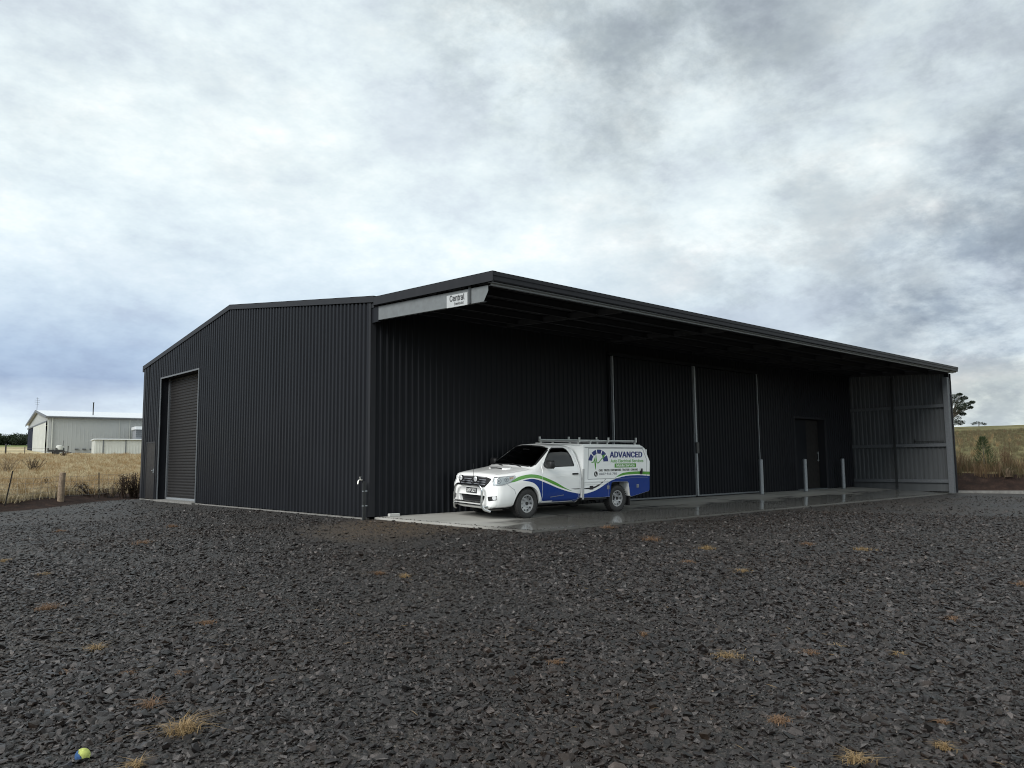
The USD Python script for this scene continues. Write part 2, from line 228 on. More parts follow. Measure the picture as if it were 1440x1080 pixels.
def wet_concrete():
    """broom-finished concrete, dry and pale near the wall's left end, rain-wet towards the open edge."""
    n = {'g': ('geometry', {}), 's': ('separate_xyz', {}), 'mp': ('mapping', {'scale': (0.35, 0.9, 1.0)}),
         'n': ('noise_texture', {'scale': 1.3, 'detail': 5.0, 'roughness': 0.55}), 'nf': ('noise_texture', {'scale': 30.0, 'detail': 5.0, 'roughness': 0.7}),
         'wy': ('map_range', {'from_min': -0.9, 'from_max': -2.9, 'to_min': 0.0, 'to_max': 1.0, 'clamp': True}),
         'wx': ('map_range', {'from_min': 0.8, 'from_max': 4.2, 'to_min': -0.55, 'to_max': 0.0, 'clamp': True}),
         'w1': ('math', {'math_type': 'add'}), 'nn': ('math', {'math_type': 'multiply_add', 'value2': 1.5, 'value3': -0.75}), 'w2': ('math', {'math_type': 'add'}),
         'w': ('map_range', {'range_type': 'smoothstep', 'from_min': 0.12, 'from_max': 0.62, 'to_min': 0.0, 'to_max': 1.0, 'clamp': True}),
         'dry': ('rgb_ramp', {'ramp': [(0.3, (0.23, 0.225, 0.205)), (0.7, (0.34, 0.335, 0.315))]}),
         'mix': ('mix', {'mix_type': 'multiply', 'color2': (0.36, 0.36, 0.36)}),
         'rg': ('map_range', {'from_min': 0.0, 'from_max': 1.0, 'to_min': 0.62, 'to_max': 0.10, 'clamp': True}),
         'bs': ('map_range', {'from_min': 0.0, 'from_max': 1.0, 'to_min': 0.6, 'to_max': 0.03, 'clamp': True}),
         'b': ('bump', {'distance': 0.004}), 'p': ('principled_bsdf', {'specular_ior_level': 0.5})}
    L = [('g.position', 's.vector'), ('g.position', 'mp.vector'), ('mp.vector', 'n.vector'), ('g.position', 'nf.vector'), ('s.y', 'wy.value'), ('s.x', 'wx.value'), ('wy.result', 'w1.value1'), ('wx.result', 'w1.value2'),
         ('n.fac', 'nn.value1'), ('w1.value', 'w2.value1'), ('nn.value', 'w2.value2'), ('w2.value', 'w.value'), ('n.fac', 'dry.fac'), ('dry.color', 'mix.color1'), ('w.result', 'mix.fac'),
         ('mix.color', 'p.base_color'), ('w.result', 'rg.value'), ('rg.result', 'p.roughness'), ('w.result', 'bs.value'), ('bs.result', 'b.strength'), ('nf.fac', 'b.height'), ('b.normal', 'p.normal')]
    return usdkit.material(stage, '/World/Looks/wet_concrete', n, L, surface='p.BSDF')
MT['slab'] = wet_concrete()

# ---------------------------------------------------------------- scene helpers
taken = {}
def path_for(name, parent='/World'):
    k = taken.get((parent, name), 0); taken[(parent, name)] = k + 1
    return f'{parent}/{name}' + (f'_{k:03d}' if k else '')
def P(parent): return '/World' if parent is None else str(parent.GetPath())
def tag(o, label=None, cat=None, group=None, kind=None):
    p = o.GetPrim() if hasattr(o, 'GetPrim') else o
    for k, v in (('label', label), ('category', cat), ('group', group), ('kind', kind)):
        if v: p.SetCustomDataByKey(k, v)
    return p
def obj(name, mesh, m, parent=None, smooth=False, label=None):
    if isinstance(mesh, list): mesh = trimesh.util.concatenate(mesh)
    me = usdkit.mesh(stage, path_for(name, P(parent)), mesh, MT[m] if isinstance(m, str) else m, smooth=smooth)
    if label: me.GetPrim().SetCustomDataByKey('label', label)
    return me.GetPrim()
def thing(name, label, cat, loc=(0, 0, 0), rz=0.0, group=None):
    x = UsdGeom.Xform.Define(stage, path_for(name)); x.AddTranslateOp().Set(Gf.Vec3d(*map(float, loc))); x.AddRotateZOp().Set(float(rz))
    return tag(x, label, cat, group)
def copy_of(src, name, label, cat, loc, rz=0.0, group=None, scale=None):
    x = UsdGeom.Xform.Define(stage, path_for(name))
    x.GetPrim().GetReferences().AddInternalReference(src.GetPath()); x.GetPrim().SetInstanceable(True)
    x.ClearXformOpOrder(); 
    x.GetPrim().GetAttribute('xformOp:translate').Set(Gf.Vec3d(*map(float, loc))) ; x.GetPrim().GetAttribute('xformOp:rotateZ').Set(float(rz))
    order = ['xformOp:translate', 'xformOp:rotateZ']
    if scale: UsdGeom.Xformable(x).GetPrim().CreateAttribute('xformOp:scale', Sdf.ValueTypeNames.Float3).Set(Gf.Vec3f(*scale)); order.append('xformOp:scale')
    x.GetXformOpOrderAttr().Set(order)
    return tag(x, label, cat, group)
def struct(name, mesh, m, smooth=False, kind='structure'):
    return tag(obj(name, mesh, m, None, smooth), kind=kind)

def bx(x0, x1, y0, y1, z0, z1):
    b = trimesh.creation.box([abs(x1-x0), abs(y1-y0), abs(z1-z0)]); b.apply_translation([(x0+x1)/2, (y0+y1)/2, (z0+z1)/2]); return b
def rbx(x0, x1, y0, y1, z0, z1, c=0.01):
    """box with chamfered edges"""
    h = []
    for a, b, d in ((c, c, 0), (c, 0, c), (0, c, c)):
        h += [(x, y, z) for x in (x0+a, x1-a) for y in (y0+b, y1-b) for z in (z0+d, z1-d)]
    return trimesh.Trimesh(*hull_arrays(np.array(h)), process=False)
def hull_arrays(p):
    h = m3.Manifold.hull_points(np.asarray(p, float)).to_mesh(); return np.array(h.vert_properties[:, :3]), np.array(h.tri_verts)
def tube(pts, r, sides=8, closed=False):
    p = np.asarray(pts, float); n = len(p); t = np.gradient(p, axis=0) if not closed else np.roll(p, -1, 0) - np.roll(p, 1, 0)
    t /= np.linalg.norm(t, axis=1, keepdims=True)
    a = np.cross(t[0], [0, 0, 1.0] if abs(t[0][2]) < 0.9 else [1.0, 0, 0]); a /= np.linalg.norm(a)
    A = []
    for i in range(n):
        a = a - t[i]*(a@t[i]); a /= np.linalg.norm(a); A.append(a)
    A = np.array(A); B = np.cross(t, A); ang = np.arange(sides)*2*np.pi/sides; rr = np.broadcast_to(r, (n,))
    v = (p[:, None] + rr[:, None, None]*(np.cos(ang)[None, :, None]*A[:, None] + np.sin(ang)[None, :, None]*B[:, None])).reshape(-1, 3)
    f = []; m = n if closed else n-1
    for i in range(m):
        j = (i+1) % n
        for k in range(sides):
            l = (k+1) % sides; a0, a1, b0, b1 = i*sides+k, i*sides+l, j*sides+k, j*sides+l; f += [(a0, b1, b0), (a0, a1, b1)]
    f = [(x, z, y) for x, y, z in f]
    if not closed:
        v = np.vstack([v, p[0], p[-1]]); c0, c1 = len(v)-2, len(v)-1
        for k in range(sides):
            l = (k+1) % sides; f += [(c0, l, k), (c1, (n-1)*sides+k, (n-1)*sides+l)]
    m_ = trimesh.Trimesh(v, np.array(f), process=False)
    if m_.volume < 0: m_.invert()
    return m_
def rounded(pts, r=0.06, n=5):
    """polyline with its corners rounded"""
    p = [np.array(q, float) for q in pts]; out = [p[0]]
    for i in range(1, len(p)-1):
        a, b, c = p[i-1], p[i], p[i+1]; d0 = (a-b)/np.linalg.norm(a-b); d1 = (c-b)/np.linalg.norm(c-b)
        rr = min(r, np.linalg.norm(a-b)*.45, np.linalg.norm(c-b)*.45)
        for s in np.linspace(0, 1, n): out.append((1-s)**2*(b+d0*rr) + 2*s*(1-s)*b + s*s*(b+d1*rr))
    return np.array(out + [p[-1]])
def cyl(p0, p1, r, sides=16): return tube(np.array([p0, p1], float), r, sides)
def extrude(poly, h, engine='earcut'):
    g = getattr(poly, 'geoms', [poly]); return trimesh.util.concatenate([trimesh.creation.extrude_polygon(q, h, engine=engine) for q in g if q.area > 1e-9])
def place(mesh, o, ex, ey):
    """mesh in xy (thickness z) to origin o with axes ex, ey"""
    ex, ey = np.array(ex, float), np.array(ey, float); T = np.eye(4); T[:3, 0] = ex; T[:3, 1] = ey; T[:3, 2] = np.cross(ex, ey); T[:3, 3] = o
    m = mesh.copy(); m.apply_transform(T)
    return m
def ribbed(o, s, n, t, L, a, b, pitch=0.175, depth=0.028, base=0.075, top=0.035, thick=0.0):
    """profiled steel sheet: ribs along t, spread along s over length L, standing out along n; a(s), b(s) = where it starts and ends along t."""
    o, s, n, t = (np.array(q, float) for q in (o, s, n, t)); ss, dd = [0.0], [0.0]
    k = 0
    while True:
        c = (k+0.5)*pitch; k += 1
        if c + base/2 > L: break
        ss += [c-base/2, c-top/2, c+top/2, c+base/2]; dd += [0, depth, depth, 0]
    ss.append(L); dd.append(0.0)
    extra = [q for q in getattr(a, 'breaks', []) + getattr(b, 'breaks', [])]
    for q in extra:
        i = np.searchsorted(ss, q); d = np.interp(q, ss, dd); ss.insert(i, q); dd.insert(i, d)
    ss, dd = np.array(ss), np.array(dd)
    A = np.array([a(q) for q in ss]) if callable(a) else np.full(len(ss), float(a)); B = np.array([b(q) for q in ss]) if callable(b) else np.full(len(ss), float(b))
    v0 = o + ss[:, None]*s + dd[:, None]*n + A[:, None]*t; v1 = o + ss[:, None]*s + dd[:, None]*n + B[:, None]*t
    m = len(ss); v = np.vstack([v0, v1]); f = []
    for i in range(m-1): f += [(i, i+1, m+i+1), (i, m+i+1, m+i)]
    f = np.array(f)
    if np.dot(np.cross(v[f[0, 1]]-v[f[0, 0]], v[f[0, 2]]-v[f[0, 0]]), n) < 0: f = f[:, ::-1]
    return trimesh.Trimesh(v, f, process=False)
def text2d(text, w, h, bold=False, depth=0.002):
    m = meshkit.text_mesh(text, 1.0, depth, bold); b = m.bounds
    m.apply_translation([-b[0][0], -b[0][1], 0]); m.apply_scale([w/(b[1][0]-b[0][0]), h/(b[1][1]-b[0][1]), 1]); return m

# ================================================================ GROUND
CEN = np.array([8.0, 2.0])
BND = np.array([(25.2, 18.6), (25.2, 8), (25.2, -2.6), (26.5, -5.6), (32, -16), (44, -60), (-60, -60), (-60, -14), (-12, 10.6), (-4.7, 14.6), (-3.3, 15.1), (-0.9, 17.1), (1.5, 18.2), (10, 18.6)], float)
_d = np.vstack([np.linspace(BND[i], BND[(i+1) % len(BND)], max(2, int(np.linalg.norm(BND[(i+1) % len(BND)]-BND[i])/0.5)), endpoint=False) for i in range(len(BND))])
_ang = np.arctan2(_d[:, 1]-CEN[1], _d[:, 0]-CEN[0]); _o = np.argsort(_ang); _d, _ang = _d[_o], _ang[_o]; _rad = np.linalg.norm(_d-CEN, axis=1)
def rb(a): return np.interp(a, np.r_[_ang[-1]-2*np.pi, _ang, _ang[0]+2*np.pi], np.r_[_rad[-1], _rad, _rad[0]])
def padz(x, y):
    x, y = np.asarray(x, float), np.asarray(y, float)
    dx = np.maximum(np.maximum(-x, x-24.0), 0); dy = np.maximum(np.maximum(-y, y-16.0), 0); d = np.hypot(dx, dy)
    return -0.045 - 0.046*np.minimum(d, 3.9) - 0.0125*np.clip(d-3.9, 0, 9.5) + 0.03*(meshkit.fbm(np.stack([x*.35, y*.35, 0*x], -1), 3, 4)-0.5)*np.clip((d-3.6)/2, 0, 1)
def sm(x): x = np.clip(x, 0, 1); return x*x*(3-2*x)
def rightness(a): return sm((np.cos(a-math.radians(-15))-0.3)/0.5)
def outz(a, d):
    """height gained beyond the yard's edge: cut bank, then rising pasture"""
    w = rightness(a); hb = 0.30*(1-w) + 0.70*w; bw = 2.1*(1-w) + 1.9*w; sl = 0.0345*(1-w) + 0.0515*w; D = 185*(1-w) + 125*w
    return hb*sm(d/bw)**0.8 + sl*(np.minimum(np.maximum(d-bw, 0), D) - 0.35*np.maximum(d-bw-D, 0)*np.exp(-np.maximum(d-bw-D, 0)/400))
def groundz(x, y):
    x, y = np.asarray(x, float), np.asarray(y, float); a = np.arctan2(y-CEN[1], x-CEN[0]); r = np.hypot(x-CEN[0], y-CEN[1]); R = rb(a); d = r-R
    bx_, by_ = CEN[0]+np.cos(a)*R, CEN[1]+np.sin(a)*R
    return np.where(d <= 0, padz(x, y), padz(bx_, by_) + outz(a, np.maximum(d, 0)) + 0.10*(meshkit.fbm(np.stack([x*.5, y*.5, 0*x], -1), 4, 9)-0.5)*np.clip(d/1.0, 0, 1))
def ring_mesh(angs, radii_of, zf):
    rows = [radii_of(k) for k in range(radii_of.n)]; n = len(angs); V = []
    for R in rows:
        x, y = CEN[0]+np.cos(angs)*R, CEN[1]+np.sin(angs)*R; V.append(np.stack([x, y, zf(x, y)], -1))
    f = []
    for k in range(len(rows)-1):
        i = np.arange(n); j = (i+1) % n; a, b, c, d = k*n+i, k*n+j, (k+1)*n+i, (k+1)*n+j; f.append(np.stack([a, c, d], 1)); f.append(np.stack([a, d, b], 1))
    return trimesh.Trimesh(np.vstack(V), np.vstack(f), process=False)
class Rows:
    def __init__(s, angs, ds, inner=False): s.R, s.ds, s.n, s.inner = rb(angs), ds, len(ds), inner
    def __call__(s, k): return s.R*s.ds[k] if s.inner else s.R + s.ds[k]
angs = np.sort(np.r_[np.linspace(-np.pi, np.pi, 900, endpoint=False), _ang])
struct('gravel_yard', ring_mesh(angs, Rows(angs, np.r_[0.02, np.linspace(0.1, 1, 90)], True), groundz), 'gravel', True)
bank_rows = [0, .15, .3, .5, .75, 1.0, 1.3, 1.6, 1.9, 2.2]
struct('soil_bank', ring_mesh(angs, Rows(angs, bank_rows), groundz), 'soil', True)
struct('paddock', ring_mesh(angs, Rows(angs, [2.2, 2.6, 3.2, 4, 5, 6.5, 8.5, 11, 14, 18, 24, 32, 42, 55, 72, 95, 120, 150, 185, 220, 280, 400, 700, 1500, 4000]), groundz), 'paddock', True)

# ================================================================ CONCRETE
SL = -0.17/3.72
def slabz(y): return SL*(-y) if y < 0 else 0.0
def slab():
    poly = [(0.12, 0.0), (1.42, -3.72), (24.25, -3.72), (24.25, 0.0)]
    ys = np.linspace(0, -3.72, 9); V = []; xs = np.linspace(0, 1, 40)
    for y in ys:
        xl = 0.12 + 1.30*(y/-3.72)
        for q in xs: V.append((xl + (24.25-xl)*q, y, slabz(y)))
    n = len(xs); f = []
    for r in range(len(ys)-1):
        for c in range(n-1): a = r*n+c; f += [(a, a+n, a+n+1), (a, a+n+1, a+1)]
    V = np.array(V); top = len(V); idx = [i for i in range((len(ys)-1)*n, len(ys)*n)]
    edge = [r*n for r in range(len(ys))] + idx[1:] + [r*n+n-1 for r in range(len(ys)-2, -1, -1)]
    V2 = V[edge].copy(); V2[:, 2] -= 0.16; off = len(V); V = np.vstack([V, V2])
    for i in range(len(edge)-1): a, b, c, d = edge[i], edge[i+1], off+i, off+i+1; f += [(a, c, d), (a, d, b)]
    return trimesh.Trimesh(V, np.array(f), process=False)
apron = struct('concrete_apron', slab(), 'slab')
for x in np.arange(4.07, 24, 4.07):
    obj('control_joint', place(bx(0, .012, 0, 3.69, 0, .0015), (x, -0.02, .0035-.02*abs(SL)), (1, 0, 0), tuple(np.array([0, -1, SL])/math.hypot(1, SL))) if False else trimesh.Trimesh(*hull_arrays(np.array([(x+a, y, slabz(y)+b) for a in (0, .012) for y in (-0.02, -3.71) for b in (-.004, .0035)])), process=False), 'black', apron)
struct('concrete_strip', [bx(24.3, 25.1, -3.6, -3.2, -0.3, -0.12), place(bx(0, 9, 0, 0.30, -0.25, 0), (25.0, -3.35, -0.135), (0.53, -0.848, 0), (0.848, 0.53, 0))], 'concrete_edge')

# ================================================================ THE SHED
shed = thing('farm_shed', 'long charcoal ribbed steel shed with open canopy along its front, behind the service ute', 'shed', (0, 0, 0))
LX, WY, EH, RH = 24.0, 16.0, 4.90, 5.97
def roofline(y): return EH + (RH-EH)*(1-abs(y-WY/2)/(WY/2))
def gable_top(y): return roofline(y) - 0.06
gt = lambda s: gable_top(s); gt.breaks = [WY/2]
RD0, RD1, RDH = 10.35, 14.06, 4.29         # roller door opening
PD0, PD1, PDH = 14.42, 15.42, 2.06         # personnel door
ex, ey, ez = (1, 0, 0), (0, 1, 0), (0, 0, 1)
def gseg(y0, y1, zb):
    f = lambda s: gable_top(y0+s)
    if y0 < WY/2 < y1: f.breaks = [WY/2-y0]
    return ribbed((0, y0, 0), ey, (-1, 0, 0), ez, y1-y0, zb-.02 if zb < .1 else zb, f, depth=.036, base=.108, top=.066)
obj('gable_wall', [gseg(0.0, RD0, 0.015), gseg(RD0, RD1, RDH), gseg(RD1, PD0, 0.015), gseg(PD0, PD1, PDH), gseg(PD1, WY, 0.015)], 'clad', shed)
# front wall under the canopy
FD0, FD1, FD2 = 8.13, 12.23, 16.22          # sliding doors
RC0, RC1, RCH = 19.05, 21.68, 2.87          # entry recess
def fseg(x0, x1, zb, zt=4.86, y=0.0): return ribbed((x0, y, 0), ex, (0, -1, 0), ez, x1-x0, zb, zt, pitch=0.176)
obj('front_wall', [fseg(0.0, FD0, 0.01), fseg(FD0, FD2, 4.26), fseg(FD2, RC0, 0.01), fseg(RC0, RC1, RCH), fseg(RC1, LX, 0.01)], 'clad', shed)
obj('back_wall', ribbed((0, WY, 0), ex, (0, 1, 0), ez, LX, 0.0, EH-0.05), 'clad', shed)
g2 = lambda s: gable_top(s); g2.breaks = [WY/2]
obj('far_gable_wall', ribbed((LX, 0, 0), ey, (1, 0, 0), ez, WY, 0.0, g2), 'clad', shed)
# roof sheets (two slopes) and canopy roof
sl = math.hypot(WY/2+0.2, (RH-EH)*(1+0.2/8)); tv = np.array([0, -(WY/2+0.2), -(RH-EH)*(1+0.2/8)])/sl; nv = np.cross(tv, [1, 0, 0]); nv = nv if nv[2] > 0 else -nv
rs1 = ribbed((-0.03, WY/2, RH+0.03), ex, nv, tv, LX+0.06, 0, sl, pitch=0.2)
tv2 = tv*[1, -1, 1]; nv2 = nv*[1, -1, 1]
rs2 = ribbed((-0.03, WY/2, RH+0.03), ex, nv2, tv2, LX+0.06, 0, sl, pitch=0.2)
rf = obj('roof', [rs1, rs2], 'trim', shed)
obj('ridge_capping', [place(bx(-0.05, LX+0.05, 0, 0.22, 0, 0.004), (0, WY/2, RH+0.075), (1, 0, 0), tuple(tv)), place(bx(-0.05, LX+0.05, 0, 0.22, 0, 0.004), (0, WY/2, RH+0.075), (1, 0, 0), tuple(tv2))], 'trim', rf)
CY = -4.19
def canz(y): return 4.905 + (y+0.26)*0.0505      # canopy roof plane
cl = math.hypot(-CY-0.02, canz(-0.02)-canz(CY)); ct = np.array([0, CY+0.02, canz(CY)-canz(-0.02)])/cl; cn = np.array([0, -ct[2], ct[1]]); cn = cn if cn[2] > 0 else -cn
obj('canopy_roof', [ribbed((-0.02, -0.02, canz(-0.02)-0.045), ex, cn, ct, LX+0.06, 0, cl, pitch=0.2)], 'soffit', shed)
# barge cappings
def barge(y0, z0, y1, z1, x, depth, lip=0.10, t=0.006):
    """folded capping along the gable edge: upright face with a lip over the roof"""
    p = Polygon([(y0, z0), (y1, z1), (y1, z1-depth), (y0, z0-depth)]); face = place(extrude(p, t), (x, 0, 0), (0, 1, 0), (0, 0, 1))
    q = np.array([(x, y0, z0), (x, y1, z1), (x+lip, y1, z1), (x+lip, y0, z0)]); qs = np.vstack([q, q-[0, 0, t]])
    v, f = hull_arrays(qs); drip = place(extrude(Polygon([(y0, z0-depth), (y1, z1-depth), (y1, z1-depth+0.012), (y0, z0-depth+0.012)]), 0.03), (x, 0, 0), (0, 1, 0), (0, 0, 1))
    return [face, trimesh.Trimesh(v, f, process=False), drip]
obj('barge_capping', barge(-0.16, roofline(-0.16)+0.085, WY/2, RH+0.085, -0.052, 0.16), 'trim', shed)
obj('barge_capping', barge(WY+0.16, roofline(WY+0.16)+0.085, WY/2, RH+0.085, -0.052, 0.16), 'trim', shed)
obj('canopy_barge', barge(-0.20, canz(-0.20)+0.02, CY-0.135, canz(CY)+0.033, -0.075, 0.205), 'trim', shed)
obj('canopy_barge', barge(-0.05, canz(-0.05)+0.02, CY-0.03, canz(CY)+0.03, LX+0.07, 0.205, lip=-0.1), 'trim', shed)
# corner flashings
obj('corner_flashing', [bx(-0.034, 0.0, -0.032, 0.11, 0.01, 4.86), bx(0.0, 0.11, -0.032, -0.029, 0.01, 4.84)], 'trim', shed)
obj('corner_flashing', [bx(-0.034, 0.02, WY-0.1, WY+0.034, 0.01, 4.86)], 'trim', shed)
# eave gutters
obj('eave_gutter', [bx(-0.05, LX+0.05, WY+0.03, WY+0.17, EH-0.16, EH-0.02)], 'trim', shed)
obj('eave_flashing', [bx(-0.02, LX, -0.14, -0.034, 4.70, 4.86)], 'trim', shed)
# canopy edge: quad gutter with a stepped face, galvanised eave purlin below
gz = canz(CY)
gp = Polygon([(0.0, -0.15), (-0.10, -0.15), (-0.115, -0.135), (-0.115, -0.06), (-0.13, -0.045), (-0.13, 0.03), (-0.118, 0.03), (-0.118, -0.03), (-0.10, -0.05), (-0.10, -0.13), (0.0, -0.13)])
obj('canopy_gutter', place(extrude(gp, LX+0.12), (-0.066, CY, gz), (0, 1, 0), (0, 0, 1)), 'trim', shed)
obj('eave_purlin', [bx(0.02, LX, CY+0.03, CY+0.036, gz-0.20, gz-0.035), bx(0.02, LX, CY+0.036, CY+0.09, gz-0.20, gz-0.196), bx(-0.06, LX, CY-0.055, CY+0.03, gz-0.166, gz-0.158)], 'galv', shed)
# purlins and rafters under the canopy
for y in (-0.55, -1.45, -2.35, -3.25): 
    z = canz(y)-0.05
    obj('purlin', [bx(0.1, LX-0.05, y, y+0.005, z-0.15, z), bx(0.1, LX-0.05, y, y+0.06, z-0.006, z), bx(0.1, LX-0.05, y-0.055, y, z-0.15, z-0.145)], 'soffit', shed)
def rafter(x, up=0.0):
    zb = lambda y: 4.405 + up + 0.0477*(y+0.06); y0_ = -0.06 if up else -0.30; zb = (lambda y: canz(y)-0.205-0.012) if up else zb; web = Polygon([(y0_, zb(y0_)), (-3.97, zb(-3.97)), (-4.10, max(4.40, zb(-4.1)+.02)), (-4.10, canz(-4.1)-(0.07 if up else 0.2)), (y0_, canz(y0_)-(0.07 if up else 0.2))])
    w = place(extrude(web, 0.006), (x, 0, 0), (0, 1, 0), (0, 0, 1)); fl = []
    for s in (0, 1):
        f0 = (lambda y: zb(y)) if s == 0 else (lambda y: canz(y)-(0.076 if up else 0.206))
        q = np.array([(x+a, y, f0(y)+b) for a in (0.006, 0.075) for y in (y0_, -3.97) for b in (0, 0.006)]); fl.append(trimesh.Trimesh(*hull_arrays(q), process=False))
    return [w] + fl
obj('canopy_rafter', rafter(0.0), 'galvm', shed, label='pale galvanised end rafter with cut-off tip, above the sign')
for x in (4.0, FD0, FD1, FD2, 20.1, 23.85): obj('canopy_rafter', rafter(x, 0.17), 'soffit', shed)
obj('rafter_end_plate', [bx(-0.002, 0.07, -0.30, -0.034, 4.36, 4.70)], 'clad', shed)
# concrete footing edge
obj('footing', [bx(-0.055, 0.05, 0.1, RD0, -0.2, -0.02), bx(-0.055, 0.05, RD1, WY, -0.2, -0.02)], 'concrete_edge', shed)
# roller door
ft = 0.05
tr = [bx(-0.055, -0.03, RD0-0.0, RD0+ft, 0.0, RDH+ft), bx(-0.055, -0.03, RD1-ft, RD1, 0.0, RDH+ft), bx(-0.055, -0.03, RD0+ft, RD1-ft, RDH, RDH+ft)]
rd = obj('roller_door', [ribbed((0.28, RD0+0.1, 0), ez, (-1, 0, 0), ey, RDH-0.0, 0, RD1-RD0-0.2, pitch=0.10, depth=0.016, base=0.075, top=0.03)], 'roller', shed)
obj('door_flashing', tr, 'galvd', rd, label='light trim round the roller door opening')
obj('door_reveal', [bx(-0.03, 0.34, RD0-0.01, RD0, 0, RDH), bx(-0.03, 0.34, RD1, RD1+0.01, 0, RDH), bx(-0.03, 0.34, RD0, RD1, RDH, RDH+0.01)], 'clad', rd)
for y in (RD0+0.02, RD1-0.13): obj('door_guide', [bx(0.22, 0.30, y, y+0.11, 0, RDH)], 'galvd', rd)
obj('bottom_rail', [bx(0.235, 0.28, RD0+0.12, RD1-0.12, 0.005, 0.075)], 'galv', rd)
obj('threshold', [bx(-0.16, 0.34, RD0, RD1, -0.18, 0.002)], 'concrete_edge', rd)
# personnel door in the gable
pd = obj('side_door', [rbx(-0.036, 0.004, PD0+0.05, PD1-0.05, 0.01, PDH-0.05, 0.004)], 'padoor', shed, label='plain grey door left of the roller door')
obj('door_frame', [bx(-0.045, 0.02, PD0, PD0+0.047, 0, PDH), bx(-0.045, 0.02, PD1-0.047, PD1, 0, PDH), bx(-0.045, 0.02, PD0+0.047, PD1-0.047, PDH-0.047, PDH)], 'trim', pd)
obj('handle', [rbx(-0.05, -0.036, PD0+0.10, PD0+0.15, 0.93, 1.08, 0.004), cyl((-0.07, PD0+0.13, 1.02), (-0.07, PD0+0.26, 1.02), 0.011), cyl((-0.036, PD0+0.13, 1.02), (-0.072, PD0+0.13, 1.02), 0.011)], 'galv', pd)
# sliding doors
for i, (a, b) in enumerate(((FD0, FD1), (FD1, FD2))):
    sd = obj('sliding_door', [ribbed((a+0.06, -0.115, 0), ex, (0, -1, 0), ez, b-a-0.12, 0.06, 4.27, pitch=0.17, depth=0.03)], 'door_clad', shed, label=('left' if i == 0 else 'right') + ' of the two ribbed sliding doors in the front wall')
    w0, w1 = (0.035, 0.06) if i == 0 else (0.08, 0.05)
    obj('door_stile', [bx(a+0.02, a+0.02+w0, -0.165, -0.09, 0.04, 4.29)], 'galv', sd)
    obj('door_stile', [bx(b-0.02-w1*0.6, b-0.02, -0.16, -0.09, 0.04, 4.29)], 'galv' if i else 'galvd', sd)
    obj('bottom_rail', [bx(a+0.08, b-0.08, -0.158, -0.09, 0.025, 0.075)], 'galvd', sd)
    if i == 1: obj('lock_box', [rbx(a-0.03, a+0.12, -0.22, -0.165, 1.42, 1.78, 0.008)], 'blackmetal', sd)
obj('door_jamb', [bx(FD0-0.06, FD0+0.05, -0.09, 0.03, 0.0, 4.28)], 'clad', shed)
obj('door_jamb', [bx(FD2-0.05, FD2+0.06, -0.09, 0.03, 0.0, 4.28)], 'clad', shed)
obj('door_track', [bx(FD0-0.1, FD2+0.1, -0.15, -0.06, 4.30, 4.40)], 'clad', shed)
# entry recess with two dark leaves
er = obj('entry_door', [rbx(RC0+0.09, RC0+1.42, 0.26, 0.30, 0.03, RCH-0.09, 0.005)], 'clad', shed, label='dark door set back in the front wall near the right end')
obj('door_leaf', [rbx(RC0+1.43, RC1-0.2, 0.27, 0.31, 0.03, RCH-0.09, 0.005)], 'padoor', er)
obj('door_frame', [bx(RC0, RC0+0.08, 0.0, 0.32, 0, RCH), bx(RC1-0.17, RC1, 0.0, 0.32, 0, RCH), bx(RC0+0.08, RC1-0.17, 0.0, 0.32, RCH-0.08, RCH)], 'trim', er)
obj('threshold', [bx(RC0+0.1, RC1-0.2, -0.05, 0.32, -0.01, 0.03)], 'galvd', er)
obj('handle', [cyl((RC1-0.33, 0.23, 1.1), (RC1-0.33, 0.23, 1.5), 0.014), bx(RC1-0.36, RC1-0.30, 0.22, 0.27, 1.12, 1.17), bx(RC1-0.36, RC1-0.30, 0.22, 0.27, 1.42, 1.47)], 'galv', er)
# end wall of the open bay, seen from inside: pale sheet backs, girts, column
ew = obj('bay_end_wall', [ribbed((LX-0.02, 0, 0), (0, -1, 0), (-1, 0, 0), ez, 3.80, 0.30, lambda s: canz(-s)-0.06, pitch=0.176, depth=0.032, base=0.10, top=0.06)], 'liner', shed)
obj('kick_board', [bx(LX-0.06, LX-0.0, -3.76, -0.02, -0.12, 0.29)], 'liner', ew)
for z in (0.28, 1.70, 3.25): obj('girt', [bx(LX-0.13, LX-0.045, -3.76, -0.04, z, z+0.012), bx(LX-0.135, LX-0.13, -3.76, -0.04, z-0.06, z+0.07)], 'galvd', ew)
obj('middle_column', [bx(LX-0.20, LX-0.14, -1.86, -1.78, 0, 4.5)], 'blackmetal', ew)
obj('portal_post', [bx(LX-0.24, LX-0.235, -3.98, -3.80, -0.17, 4.36), bx(LX-0.235, LX-0.02, -3.806, -3.80, -0.17, 4.36), bx(LX-0.235, LX-0.02, -3.98, -3.974, -0.17, 4.36)], 'galvd', shed, label='galvanised post holding up the right end of the canopy')
obj('outer_wall_sheet', [ribbed((LX+0.03, 0, 0), (0, -1, 0), (1, 0, 0), ez, 3.97, -0.15, lambda s: canz(-s)-0.06), bx(LX-0.01, LX+0.05, -4.03, -3.985, -0.16, 4.5)], 'clad', shed)
obj('wall_bracket', [bx(LX-0.16, LX-0.14, -3.7, -2.6, 1.83, 1.87), bx(LX-0.16, LX-0.14, -2.64, -2.58, 1.83, 1.95)], 'blackmetal', ew)

